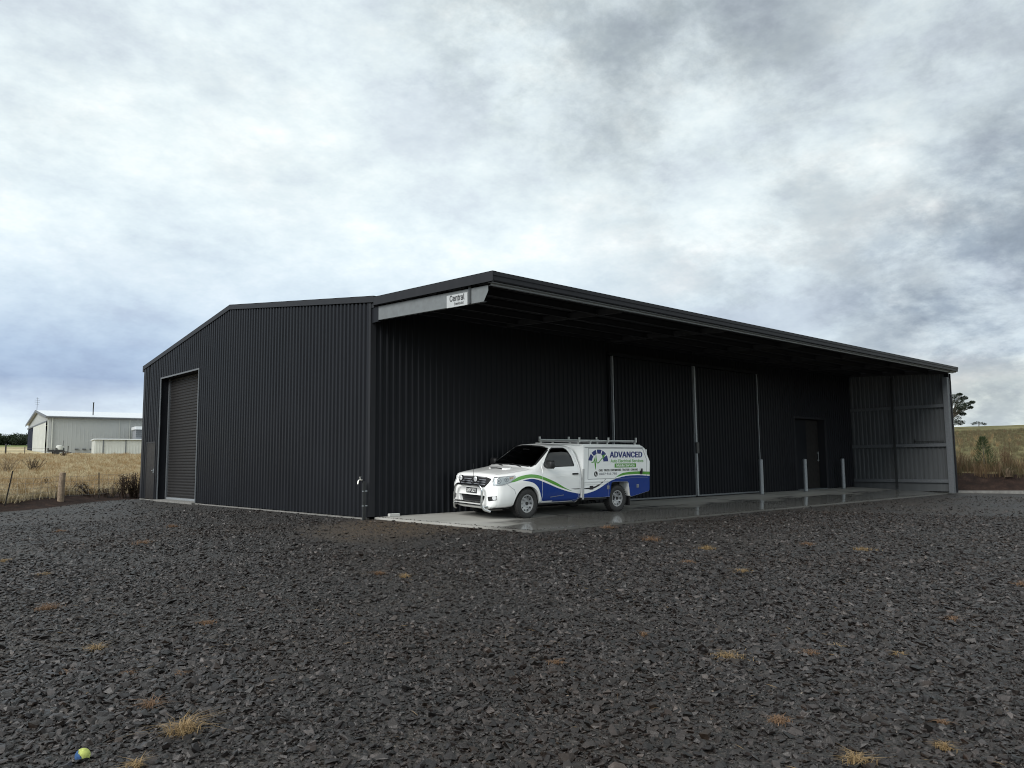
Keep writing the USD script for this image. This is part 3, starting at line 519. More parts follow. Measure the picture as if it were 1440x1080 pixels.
# sign on the end rafter
sg = thing('builder_sign', 'small white sign with black lettering on the pale end rafter of the canopy', 'sign', (-0.012, -2.84, 4.275), 0)
sgt = 0.0477
ext = np.array([0, -1, -sgt]); ext /= np.linalg.norm(ext)
obj('sign_board', [place(rbx(0, 0.66, 0, 0.25, -0.004, 0.004, 0.002), (-0.0, 0, -0.015), ext, (0, 0, 1))], 'sign', sg)
obj('lettering', [place(text2d('Central', 0.47, 0.125, True), (-0.006, -0.10, 0.095), ext, (0, 0, 1)), place(text2d('Steelbuild', 0.30, 0.055), (-0.006, -0.24, 0.008), ext, (0, 0, 1))], 'ink', sg)
obj('sign_bracket', [bx(-0.004, 0.008, -0.76, -0.69, -0.03, 0.30)], 'blackmetal', sg)

# bollards
bo = thing('bollard', 'galvanised bollard by the right sliding door, leftmost of three', 'bollard', (15.72, -0.44, -0.02), group='bollards along the front wall')
pb = tube([(0, 0, 0), (0, 0, 1.19), (0, 0, 1.2)], 0.078, 20)
obj('post', pb, 'galv', bo, smooth=35)
obj('cap', tube([(0, 0, 1.2), (0, 0, 1.212), (0, 0, 1.226)], np.array([0.08, 0.076, 0.05]), 20), 'galv', bo, smooth=35)
obj('base_collar', tube([(0, 0, 0), (0, 0, 0.012)], 0.10, 20), 'galvd', bo)
copy_of(bo, 'bollard', 'galvanised bollard in front of the dark entry door, middle of three', 'bollard', (18.87, -0.45, -0.02), 40, group='bollards along the front wall')
copy_of(bo, 'bollard', 'galvanised bollard right of the entry door, nearest the open bay', 'bollard', (22.22, -0.35, -0.015), 80, group='bollards along the front wall')

# garden tap on a stand at the shed corner
tp = thing('tap_stand', 'dark post with a garden tap at the near corner of the shed', 'tap', (-0.13, 0.02, -0.05))
obj('post', [rbx(-0.032, 0.032, -0.028, 0.028, -0.1, 0.84, 0.006)], 'blackmetal', tp)
obj('pipe', [tube(rounded([(-0.06, -0.045, -0.1), (-0.06, -0.045, 0.84), (-0.12, -0.06, 0.88)], 0.05), 0.016, 8)], 'blackmetal', tp)
tpt = obj('tap', [cyl((-0.10, -0.055, 0.88), (-0.16, -0.07, 0.885), 0.02), tube(rounded([(-0.15, -0.068, 0.885), (-0.20, -0.08, 0.875), (-0.215, -0.085, 0.79)], 0.04), 0.014, 8)], 'brass', tp, smooth=40)
obj('tap_handle', [cyl((-0.15, -0.068, 0.89), (-0.15, -0.068, 0.94), 0.008), cyl((-0.19, -0.10, 0.94), (-0.11, -0.036, 0.945), 0.009)], 'brass', tpt)
for z in (0.30, 0.62): obj('clip', bx(0.0, 0.05, -0.046, -0.034, z, z+0.025), 'galv', tp); obj('clip', bx(-0.08, -0.04, -0.065, -0.034, z, z+0.02), 'galv', tp)
bl = obj('pale_block', rbx(0.42, 0.70, -0.16, -0.075, slabz(-0.1)-0.002, 0.065, 0.01), 'block')
tag(bl, 'small pale block lying on the concrete against the front wall', 'block')

# ================================================================ SERVICE UTE (local: x rearwards from the front axle, y towards the wall, z up)
UTE_Y = -1.12
ute = UsdGeom.Xform.Define(stage, path_for('service_ute'))
ute.AddTranslateOp().Set(Gf.Vec3d(2.93, UTE_Y, slabz(UTE_Y))); ute.AddRotateXOp().Set(math.degrees(math.atan(-SL)))
ute = tag(ute, 'white service ute with blue and green livery and box body, parked on the concrete', 'ute')

ST = np.array([
 # u     zs    wb    w1    w2    zb    w3    z4    w4    zt    w5    ztc
 [-.945, .27, .40, .52, .53, .62, .48, .635, .40, .64, .28, .642],
 [-.925, .23, .52, .66, .66, .67, .60, .69, .52, .70, .38, .705],
 [-.895, .22, .60, .73, .73, .78, .68, .80, .60, .82, .45, .83],
 [-.855, .21, .66, .785, .785, .905, .725, .93, .66, .95, .50, .965],
 [-.76, .21, .72, .835, .84, .955, .775, .98, .715, 1.00, .56, 1.015],
 [-.56, .22, .76, .868, .872, .985, .81, 1.01, .745, 1.03, .58, 1.05],
 [-.2, .25, .79, .88, .885, 1.03, .825, 1.06, .755, 1.08, .58, 1.10],
 [.05, .27, .80, .88, .885, 1.07, .83, 1.095, .76, 1.12, .60, 1.14],
 [.14, .27, .80, .88, .885, 1.08, .835, 1.105, .765, 1.135, .61, 1.165],
 [.22, .27, .80, .88, .885, 1.09, .835, 1.12, .77, 1.19, .60, 1.225],
 [.90, .27, .80, .88, .885, 1.135, .845, 1.57, .655, 1.645, .52, 1.672],
 [1.02, .27, .80, .88, .885, 1.14, .845, 1.595, .65, 1.662, .50, 1.69],
 [1.35, .27, .80, .88, .885, 1.14, .845, 1.605, .65, 1.672, .50, 1.70],
 [1.62, .27, .80, .88, .885, 1.14, .843, 1.59, .648, 1.655, .50, 1.685],
 [1.72, .28, .80, .875, .88, 1.13, .838, 1.56, .645, 1.62, .50, 1.65],
 [1.77, .30, .78, .86, .865, 1.10, .82, 1.50, .63, 1.55, .48, 1.58]])
def loft(us, inset=0.0, zfloor=None, zinset=0.0):
    P_ = np.stack([np.interp(us, ST[:, 0], ST[:, k]) for k in range(1, 12)], 1)
    if len(us) > 30: P_ = gaussian_filter1d(P_, 1.3, axis=0, mode='nearest')
    rings = []
    for r in P_:
        zs, wb, w1, w2, zb, w3, z4, w4, zt, w5, ztc = r
        if zfloor is not None: zs = zfloor
        h = [(0, zs), (wb-inset, zs), (w1-inset, zs+0.30*(zb-zs)), (w2-inset, zs+0.62*(zb-zs)), (w2-.012-inset, zs+0.84*(zb-zs)), (w3-inset, zb), (w4-inset, z4-zinset), (w5-inset, zt-zinset), (0, ztc-zinset)]
        h = np.array(h)
        for _ in range(2):
            q = [h[0]]
            for i in range(len(h)-1): q += [h[i]*.75+h[i+1]*.25, h[i]*.25+h[i+1]*.75]
            h = np.array(q + [h[-1]])
        rings.append(np.vstack([np.c_[-h[:, 0], h[:, 1]][:-1], np.c_[h[::-1, 0], h[::-1, 1]][:-1]]))
    n = len(rings[0]); V = np.vstack([np.c_[np.full(n, u), r] for u, r in zip(us, rings)]); f = []
    for i in range(len(us)-1):
        k = np.arange(n); l = (k+1) % n; a, b, c, d = i*n+k, i*n+l, (i+1)*n+k, (i+1)*n+l; f += [np.stack([a, b, d], 1), np.stack([a, d, c], 1)]
    c0, c1 = len(V), len(V)+1; V = np.vstack([V, V[:n].mean(0), V[-n:].mean(0)]); k = np.arange(n); l = (k+1) % n
    f += [np.stack([np.full(n, c0), l, k], 1), np.stack([np.full(n, c1), (len(us)-1)*n+k, (len(us)-1)*n+l], 1)]
    m = trimesh.Trimesh(V, np.vstack(f), process=False)
    if m.volume < 0: m.invert()
    return m
def man(m): 
    r = m3.Manifold(m3.Mesh(np.asarray(m.vertices, np.float32), np.asarray(m.faces, np.uint32))); return r
def tri(M): h = M.to_mesh(); return trimesh.Trimesh(np.array(h.vert_properties[:, :3]), np.array(h.tri_verts), process=False)
us = np.r_[np.linspace(-.945, -.80, 16), np.linspace(-.78, 1.77, 110)]
shell_t = loft(us)
shell = man(shell_t)
cavity = man(loft(np.linspace(0.36, 1.70, 24), 0.055, 0.62, 0.045))
def prism(poly, o, e1, e2, h): return man(place(extrude(poly, h), o, e1, e2))
side_side = {-1: ((0, 0, 0), (1, 0, 0), (0, 0, 1)), 1: ((0, 0, 0), (-1, 0, 0), (0, 0, 1))}
def smoothpoly(pts, r=0.03): return Polygon(pts).buffer(-r, join_style=1, quad_segs=4).buffer(r, join_style=1, quad_segs=4)
win_p = smoothpoly([(.515, 1.155), (1.565, 1.175), (1.535, 1.40), (1.46, 1.555), (1.36, 1.60), (.99, 1.595), (.90, 1.555), (.70, 1.36)], .035)
door_p = smoothpoly([(.47, .30), (1.70, .30), (1.715, .75), (1.705, 1.18), (1.60, 1.58), (1.50, 1.635), (.94, 1.635), (.80, 1.53), (.465, 1.20), (.44, .75)], .05)
def sprism(poly, s, depth=0.6, y0=0.45):
    """prism through one side of the cab"""
    p = poly if s < 0 else affinity.scale(poly, -1, 1, origin=(0, 0))
    o = (0, -y0, 0) if s < 0 else (0, y0, 0)
    return prism(p, o, (1, 0, 0) if s < 0 else (-1, 0, 0), (0, 0, 1), depth)
ws_p = smoothpoly([(-.735, 1.165), (-.45, 1.185), (0, 1.195), (.45, 1.185), (.735, 1.165), (.60, 1.60), (.30, 1.632), (0, 1.64), (-.30, 1.632), (-.60, 1.60)], .03)
wsM = prism(ws_p, (0.95, 0, 0), (0, -1, 0), (0, 0, 1), 1.0)   # looks forward (-x)
rear_p = smoothpoly([(-.56, 1.20), (.56, 1.20), (.50, 1.50), (-.50, 1.50)], .04)
arches = m3.Manifold.cylinder(1.0, 0.395, 0.395, 48, True).rotate((90, 0, 0)).translate((0, -0.98, 0.335)) + m3.Manifold.cylinder(1.0, 0.395, 0.395, 48, True).rotate((90, 0, 0)).translate((0, 0.98, 0.335))
body = shell - cavity - arches - wsM
for s in (-1, 1):
    body = body - sprism(win_p, s, 0.6, 0.42) - (sprism(door_p, s, 0.6, 0.60) )
intake = prism(smoothpoly([(-.47, .515), (.47, .515), (.40, .345), (-.40, .345)], .02), (-0.80, 0, 0), (0, -1, 0), (0, 0, 1), 0.4)
body = body - intake
obj('cab_body', tri(body), 'white', ute, smooth=32)
lin = []
for s in (-1, 1):
    a = np.linspace(math.radians(-25), math.radians(205), 22); v = np.array([(0.39*math.cos(q), s*w, 0.335+0.39*math.sin(q)) for q in a for w in (0.40, 0.80)]); f = []
    for i in range(len(a)-1): f += [(2*i, 2*i+1, 2*i+3), (2*i, 2*i+3, 2*i+2)]
    lin.append(trimesh.Trimesh(v, np.array(f + [t[::-1] for t in f]), process=False))
obj('wheel_arch_liner', lin + [bx(-.36, .36, -.42, .42, .30, .66)], 'black', ute)
doors = {}
for s in (-1, 1):
    d = (shell - cavity - arches) ^ sprism(door_p.buffer(-0.006), s, 0.6, 0.605)
    d = d - sprism(win_p, s, 0.6, 0.42)
    doors[s] = obj('door', tri(d), 'white', ute, smooth=32)

def drape(poly, o, e1, e2, target, off=0.003, thick=0.004, edge=0.05):
    """a skin of the given outline laid on the target along the view direction -(e1 x e2); it stands `off` proud."""
    o, e1, e2 = np.array(o, float), np.array(e1, float), np.array(e2, float); e1 /= np.linalg.norm(e1); e2 /= np.linalg.norm(e2); d = np.cross(e1, e2)
    out = []
    for g in getattr(poly, 'geoms', [poly]):
        if g.area < 1e-6 or g.geom_type != 'Polygon': continue
        g = shapely.segmentize(g, edge)
        v2, f2 = trimesh.creation.triangulate_polygon(g, engine='earcut')
        v3, f3 = trimesh.remesh.subdivide_to_size(np.c_[v2, np.zeros(len(v2))], f2, edge*1.5, max_iter=12)
        mm = trimesh.Trimesh(v3, f3, process=True); v2, f3 = mm.vertices[:, :2], mm.faces
        tv = np.asarray(target.vertices)-o; T2 = np.stack([tv@e1, tv@e2], 1); td = tv@d; F = target.faces
        lo, hi = v2.min(0)-.01, v2.max(0)+.01; A, B, C = T2[F[:, 0]], T2[F[:, 1]], T2[F[:, 2]]
        k = (np.maximum(np.maximum(A, B), C) >= lo).all(1) & (np.minimum(np.minimum(A, B), C) <= hi).all(1)
        A, B, C, Fk = A[k], B[k], C[k], F[k]; den = (B[:, 1]-C[:, 1])*(A[:, 0]-C[:, 0]) + (C[:, 0]-B[:, 0])*(A[:, 1]-C[:, 1]); ok = np.abs(den) > 1e-12
        A, B, C, Fk, den = A[ok], B[ok], C[ok], Fk[ok], den[ok]; D = td[Fk]; h = np.full(len(v2), -np.inf)
        for i in range(0, len(v2), 400):
            q = v2[i:i+400, None]
            l1 = ((B[:, 1]-C[:, 1])*(q[..., 0]-C[:, 0]) + (C[:, 0]-B[:, 0])*(q[..., 1]-C[:, 1]))/den; l2 = ((C[:, 1]-A[:, 1])*(q[..., 0]-C[:, 0]) + (A[:, 0]-C[:, 0])*(q[..., 1]-C[:, 1]))/den; l3 = 1-l1-l2
            z = np.where((l1 >= -1e-6) & (l2 >= -1e-6) & (l3 >= -1e-6), l1*D[:, 0]+l2*D[:, 1]+l3*D[:, 2], -np.inf); h[i:i+400] = z.max(1)
        bad = ~np.isfinite(h)
        if bad.all(): continue
        if bad.any():
            g_ = np.where(~bad)[0]
            for b in np.where(bad)[0]: h[b] = h[g_[np.argmin(((v2[g_]-v2[b])**2).sum(1))]]
        top = o + v2[:, :1]*e1 + v2[:, 1:]*e2 + (h+off)[:, None]*d; bot = top - thick*d
        n = len(top); e = mm.edges_sorted; u_, c_ = np.unique(np.sort(mm.edges, 1), axis=0, return_counts=True); bd = set(map(tuple, u_[c_ == 1])); sf = []
        for f_ in f3:
            for a, b in ((f_[0], f_[1]), (f_[1], f_[2]), (f_[2], f_[0])):
                if (min(a, b), max(a, b)) in bd: sf += [(a, n+b, b), (a, n+a, n+b)]
        nf = f3 if np.cross(v2[f3[0][1]]-v2[f3[0][0]], v2[f3[0][2]]-v2[f3[0][0]]) > 0 else f3[:, ::-1]
        out.append(trimesh.Trimesh(np.vstack([top, bot]), np.vstack([nf, nf[:, ::-1]+n, np.array(sf)]), process=False))
    return trimesh.util.concatenate(out)
NEAR = ((0, 0, 0), (1, 0, 0), (0, 0, 1)); FAR = ((0, 0, 0), (-1, 0, 0), (0, 0, 1)); FRONT = ((0, 0, 0), (0, -1, 0), (0, 0, 1)); TOP = ((0, 0, 0), (1, 0, 0), (0, 1, 0))
mir = lambda p: affinity.scale(p, -1, 1, origin=(0, 0))
# glazing
obj('windscreen', drape(ws_p.buffer(0.008), *FRONT, shell_t, -0.004, 0.005, 0.06), 'glass', ute, smooth=40)
obj('windscreen_seal', drape(ws_p.buffer(0.016).difference(ws_p.buffer(-0.012)), *FRONT, shell_t, 0.002, 0.004, 0.05), 'black', ute)
for s in (-1, 1):
    p = win_p if s < 0 else mir(win_p); fr = NEAR if s < 0 else FAR
    w_ = obj('side_window', drape(p.buffer(0.008), *fr, shell_t, -0.006, 0.005, 0.06), 'glass', doors[s], smooth=40)
    obj('window_seal', drape(p.buffer(0.012).difference(p.buffer(-0.01)), *fr, shell_t, 0.0015, 0.004, 0.05), 'black', w_)
    hx = LineString([(1.47, .985), (1.63, .985)]).buffer(0.020); hx = hx if s < 0 else mir(hx)
    obj('handle', drape(hx, *fr, shell_t, 0.028, 0.03, 0.03), 'black', doors[s])
    m_ = rbx(.50, .66, s*1.10 if s < 0 else .88, s*.88 if s < 0 else 1.10, 1.125, 1.31, .035)
    obj('door_mirror', [m_, tube([(.60, s*.82, 1.16), (.58, s*.92, 1.17)], 0.025, 8)], 'black', doors[s], smooth=50)
# cabin
obj('cabin_floor', [bx(.37, 1.70, -.70, .70, .615, .63)], 'seat', ute)
obj('dashboard', [rbx(.34, .68, -.72, .72, .75, 1.10, .05)], 'black', ute)
for y in (-.36, .36):
    st_ = obj('seat', [rbx(.95, 1.45, y-.24, y+.24, .65, .86, .05)], 'seat', ute); obj('seat_back', [place(rbx(-.06, .06, -.23, .23, 0, .58, .04), (1.45, y, .84), (.97, 0, -.22), (0, 1, 0)), rbx(1.55, 1.63, y-.13, y+.13, 1.36, 1.52, .03)], 'seat', st_)
a = np.linspace(0, 2*np.pi, 25)[:-1]
obj('steering_wheel', [place(tube(np.c_[.18*np.cos(a), .18*np.sin(a), 0*a], .014, 6, True), (.80, -.0+.36, 1.02), (0, 1, 0), (.45, 0, .89)), cyl((.62, .36, .95), (.80, .36, 1.02), .03)], 'black', ute)
obj('rear_view_mirror', [rbx(.72, .745, -.11, .11, 1.50, 1.56, .008)], 'black', ute)
# bonnet seams, scoop
for s in (-1, 1):
    L_ = LineString([(-.83, s*.60), (-.4, s*.725), (.12, s*.77)]).buffer(.005, cap_style=2); obj('bonnet_seam', drape(L_, *TOP, shell_t, 0.0015, 0.004, .05), 'vgrey', ute)
sc = LineString([(-.10, -.22), (-.10, .22)]).buffer(.12, cap_style=1, quad_segs=3).intersection(sbox(-.26, -.4, .08, .4))
obj('bonnet_scoop', drape(sc, *TOP, shell_t, 0.020, 0.03, .05), 'white', ute, smooth=30)
obj('scoop_slot', drape(sbox(-.232, -.20, -.214, .20), *TOP, shell_t, 0.022, 0.02, .05), 'black', ute)
obj('wiper', tube([(.10, -.5, 1.155), (.19, -.1, 1.215)], .009, 6), 'black', ute); obj('wiper', tube([(.10, .15, 1.16), (.19, .55, 1.21)], .009, 6), 'black', ute)
# grille with bars and emblem
gr_p = smoothpoly([(-.60, .895), (-.40, .928), (0, .942), (.40, .928), (.60, .895), (.53, .80), (.42, .700), (-.42, .700), (-.53, .80)], .02)
gr_ = obj('grille', drape(gr_p, *FRONT, shell_t, 0.006, 0.012, 0.04), 'black', ute)
for z in (.765, .815, .865): obj('grille_bar', drape(LineString([(-.43, z), (.43, z)]).buffer(.010, cap_style=2).intersection(gr_p.buffer(-.012)), *FRONT, shell_t, 0.016, 0.012, 0.04), 'vgrey', gr_)
obj('grille_trim', drape(LineString([(-.40, .918), (0, .932), (.40, .918)]).buffer(.008, cap_style=2), *FRONT, shell_t, 0.014, 0.012, .04), 'lampgrey', gr_)
def ell(cx, cy_, a_, b_): return affinity.scale(Point(cx, cy_).buffer(1, quad_segs=10), a_, b_)
def ring(cx, cy_, a_, b_, t): return ell(cx, cy_, a_, b_).difference(ell(cx, cy_, a_-t, b_-t*.8))
em = ring(0, .825, .088, .058, .013).union(ring(0, .825, .030, .052, .011)).union(ring(0, .850, .068, .026, .011))
obj('emblem', drape(em, *FRONT, shell_t, 0.032, 0.016, .02), 'chrome', gr_)
# bumper intake, plate, fog lamps, headlights
ik = obj('bumper_intake', bx(-.865, -.80, -.46, .46, .335, .52), 'black', ute)
for z in (.395, .44): obj('intake_bar', bx(-.885, -.865, -.37, .37, z, z+.012), 'black', ik)
pl = obj('number_plate', rbx(-.962, -.952, -.186, .186, .555, .675, .003), 'plate', ute)
obj('plate_lettering', place(text2d('1YP 3CT', .33, .078, True), (-.963, .165, .576), (0, -1, 0), (0, 0, 1)), 'vwhite', pl)
for s in (-1, 1):
    dv = np.array([.62, -s*.78, 0.0]); e1 = np.array([-s*dv[1]*s, s*dv[0]*s, 0]); e1 = np.array([dv[1], -dv[0], 0.0]);  # e1 x z = -dv
    if np.dot(np.cross(e1, [0, 0, 1]), dv) > 0: e1 = -e1
    pr = lambda p: (np.dot(p, e1), p[2])
    hl = smoothpoly([pr(np.array(q)) for q in [(-.83, s*.63, .935), (-.60, s*.82, .96), (-.40, s*.88, .97), (-.42, s*.885, .93), (-.54, s*.868, .83), (-.72, s*.81, .775), (-.87, s*.66, .755), (-.86, s*.62, .84)]], .012)
    h_ = obj('headlight', drape(hl, (0, 0, 0), e1, (0, 0, 1), shell_t, 0.002, 0.01, .04), 'reflector', ute)
    obj('headlight_seal', drape(hl.buffer(.006).difference(hl.buffer(-.002)), (0, 0, 0), e1, (0, 0, 1), shell_t, 0.004, 0.01, .04), 'vgrey', h_)
    cx0 = pr(np.array((-.77, s*.725, .86))); cx1 = pr(np.array((-.62, s*.82, .885)))
    for c_, r_ in ((cx0, .060), (cx1, .050)):
        obj('lamp_bowl', drape(Point(c_).buffer(r_, quad_segs=8).difference(Point(c_).buffer(r_*.72, quad_segs=8)), (0, 0, 0), e1, (0, 0, 1), shell_t, 0.008, 0.01, .04), 'lampgrey', h_)
        obj('lamp_bulb', drape(Point(c_).buffer(r_*.36, quad_segs=6), (0, 0, 0), e1, (0, 0, 1), shell_t, 0.008, 0.01, .04), 'vgrey', h_)
    obj('indicator', drape(Polygon([pr(np.array(q)) for q in [(-.55, s*.84, .94), (-.44, s*.87, .95), (-.47, s*.87, .905), (-.55, s*.85, .885)]]), (0, 0, 0), e1, (0, 0, 1), shell_t, 0.006, 0.008, .03), 'amber', h_)
    obj('lamp_lens', drape(hl.buffer(-.003), (0, 0, 0), e1, (0, 0, 1), shell_t, 0.02, 0.003, .04), 'lens', h_, smooth=40)
    fg = smoothpoly([pr(np.array(q)) for q in [(-.90, s*.50, .50), (-.83, s*.74, .535), (-.84, s*.74, .44), (-.90, s*.53, .40)]], .015)
    f_ = obj('fog_light', drape(fg, (0, 0, 0), e1, (0, 0, 1), shell_t, 0.004, 0.008, .03), 'black', ute)
    obj('fog_lens', drape(Point(pr(np.array((-.855, s*.68, .485)))).buffer(.048, quad_segs=8), (0, 0, 0), e1, (0, 0, 1), shell_t, 0.018, 0.02, .03), 'reflector', f_)
    obj('lower_lip', drape(sbox(-.9, .225, -.42, .262) if s < 0 else mir(sbox(-.9, .225, -.42, .262)), *(NEAR if s < 0 else FAR), shell_t, .006, .02, .05), 'black', ute)
for s in (-1, 1):
    q_ = LineString([(-.62, .785), (-.50, .70), (-.42, .66), (-.385, .56)]).buffer(.004, cap_style=2); obj('bumper_seam', drape(q_ if s < 0 else mir(q_), *(NEAR if s < 0 else FAR), shell_t, .0015, .004, .05), 'vgrey', ute)
# nudge bar and driving lights
HW = .50
hoop = rounded([(-.80, -.56, .30), (-1.04, -HW-.01, .265), (-1.07, -HW, .30), (-1.05, -HW+.01, .67), (-1.05, -.40, .745), (-1.05, .40, .745), (-1.05, HW-.01, .67), (-1.07, HW, .30), (-1.04, HW+.01, .265), (-.80, .56, .30)], .09, 6)
nb = obj('nudge_bar', [tube(hoop, .027, 10)], 'chrome', ute, smooth=50)
[obj('cross_bar', tube([(-1.06, -HW, z), (-1.06, HW, z)], .022, 8), 'chrome', nb, smooth=50) for z in (.365, .30)]
obj('side_arm', [tube(rounded([(-1.05, -HW, .31), (-1.02, -.54, .21), (-.90, -.62, .175)], .12, 6), .03, 8), tube(rounded([(-1.05, HW, .31), (-1.02, .54, .21), (-.90, .62, .175)], .12, 6), .03, 8)], 'chrome', nb, smooth=50)
for y in (-.265, .265):
    prof = np.array([(0, 0), (.040, .0), (.060, .03), (.066, .07), (.066, .085), (.060, .085)])
    dl = trimesh.creation.revolve(prof, sections=24); 
    d_ = obj('driving_light', [place(dl, (-.985, y, .885), (0, -1, 0), (0, 0, 1)), cyl((-1.03, y, .79), (-1.02, y, .82), .015)], 'black', nb, smooth=40)
    obj('lamp_face', place(trimesh.creation.revolve(np.array([(0, .05), (.04, .055), (.078, .078)]), sections=24), (-.985, y, .885), (0, 1, 0), (0, 0, 1)) if False else trimesh.Trimesh(*hull_arrays(np.array([(-.985-.083-dx, y+r*math.cos(t), .885+r*math.sin(t)) for r, dx in ((.059, 0), (.04, .010)) for t in np.linspace(0, 2*np.pi, 24)[:-1]]))), 'reflector', d_, smooth=30)
    obj('lamp_band', bx(-1.082, -1.077, y-.04, y+.04, .878, .892), 'lampgrey', d_)
obj('aerial', [tube([(-1.04, -.16, .79), (-1.04, -.16, 1.23)], np.array([.006, .004]), 6), cyl((-1.04, -.16, .77), (-1.04, -.16, .83), .013)], 'black', nb)

# service canopy body
BW = .90; BF, BR, BT, BM = 1.81, 4.12, 1.685, 1.262
prof = [(BF, .40), (2.80, .385), (2.86, .72), (2.90, .755), (3.48, .755), (3.53, .72), (3.60, .385), (3.66, .365), (4.375, .485), (4.405, .52), (4.405, BM), (BR+.03, BT-.03), (BR-.02, BT), (BF+.06, BT), (BF, BT-.07)]
boxM = prism(Polygon(prof), (0, BW, 0), (1, 0, 0), (0, 0, 1), 2*BW)
# rounded long roof edges
for s in (-1, 1):
    cut = m3.Manifold.cube((4, .2, .2), True).rotate((45, 0, 0)).translate((3.1, s*(BW+.035), BT+.035)); boxM = boxM - cut
box_t = tri(boxM)
obj('service_body', box_t, 'boxwhite', ute, smooth=25, label='white box body with blue lower half behind the cab')
obj('body_roof_cap', [rbx(BF-.012, BR, -.80, .80, BT-.002, BT+.018, .006)], 'boxwhite', ute)
def flat(poly, s, off, t=.003):
    """a flat panel on the box side"""
    if s < 0: return place(extrude(poly, t), (0, -BW-off+t*0, 0), (1, 0, 0), (0, 0, 1))
    return place(extrude(mir(poly), t), (0, BW+off, 0), (-1, 0, 0), (0, 0, 1))
def curve(pts, n=24):
    """smooth curve through points (Catmull-Rom)"""
    p = np.array(pts, float); p = np.vstack([2*p[0]-p[1], p, 2*p[-1]-p[-2]]); o = []
    for i in range(1, len(p)-2):
        for t in np.linspace(0, 1, 6, endpoint=False): o.append(.5*((2*p[i]) + (-p[i-1]+p[i+1])*t + (2*p[i-1]-5*p[i]+4*p[i+1]-p[i+2])*t*t + (-p[i-1]+3*p[i]-3*p[i+1]+p[i+2])*t**3))
    return [tuple(q) for q in o] + [tuple(p[-2])]
blue_up = curve([(-.18, .865), (.04, .892), (.24, .88), (.49, .812), (.96, .66), (1.22, .59), (1.44, .545), (1.83, .495), (2.18, .545), (2.41, .615), (2.72, .744), (2.96, .82), (3.4, .897), (3.9, .912), (4.41, .883)])
blue_left = curve([(.47, .26), (.45, .42), (.41, .51), (.31, .69), (.137, .807), (-.18, .865)])
blue = Polygon(blue_up + [(4.41, .3), (3.0, .2), (.47, .2)] + blue_left[:-1]).buffer(0)
wh_line = Polygon(curve([(-.3, .86), (.04, .908), (.49, .848), (.96, .69), (1.4, .575), (1.83, .535), (2.2, .59), (2.7, .78), (2.96, .845), (3.4, .92), (3.9, .935), (4.41, .906)]) + blue_up[::-1]).buffer(0)
green = Polygon(curve([(-.546, .824), (-.42, .89), (-.256, .952), (.04, .996), (.24, .985), (.443, .945), (.857, .808), (1.2, .66), (1.43, .58)]) + curve([(1.43, .574), (.961, .70), (.493, .858), (.24, .908), (.039, .918), (-.2, .885), (-.40, .84), (-.546, .82)])).buffer(0)
green2 = Polygon(curve([(2.99, .86), (3.2, .95), (3.40, .99), (3.9, 1.011), (4.41, .994)]) + curve([(4.41, .915), (3.9, .943), (3.4, .929), (3.1, .885), (2.99, .86)])).buffer(0)
dseam = door_p.buffer(.006).difference(door_p.buffer(-.008)); cabz = sbox(-1, .285, 1.765, 1.3); archc = Point(0, .335).buffer(.405, quad_segs=16)
boxpoly = Polygon(prof).buffer(-.004)
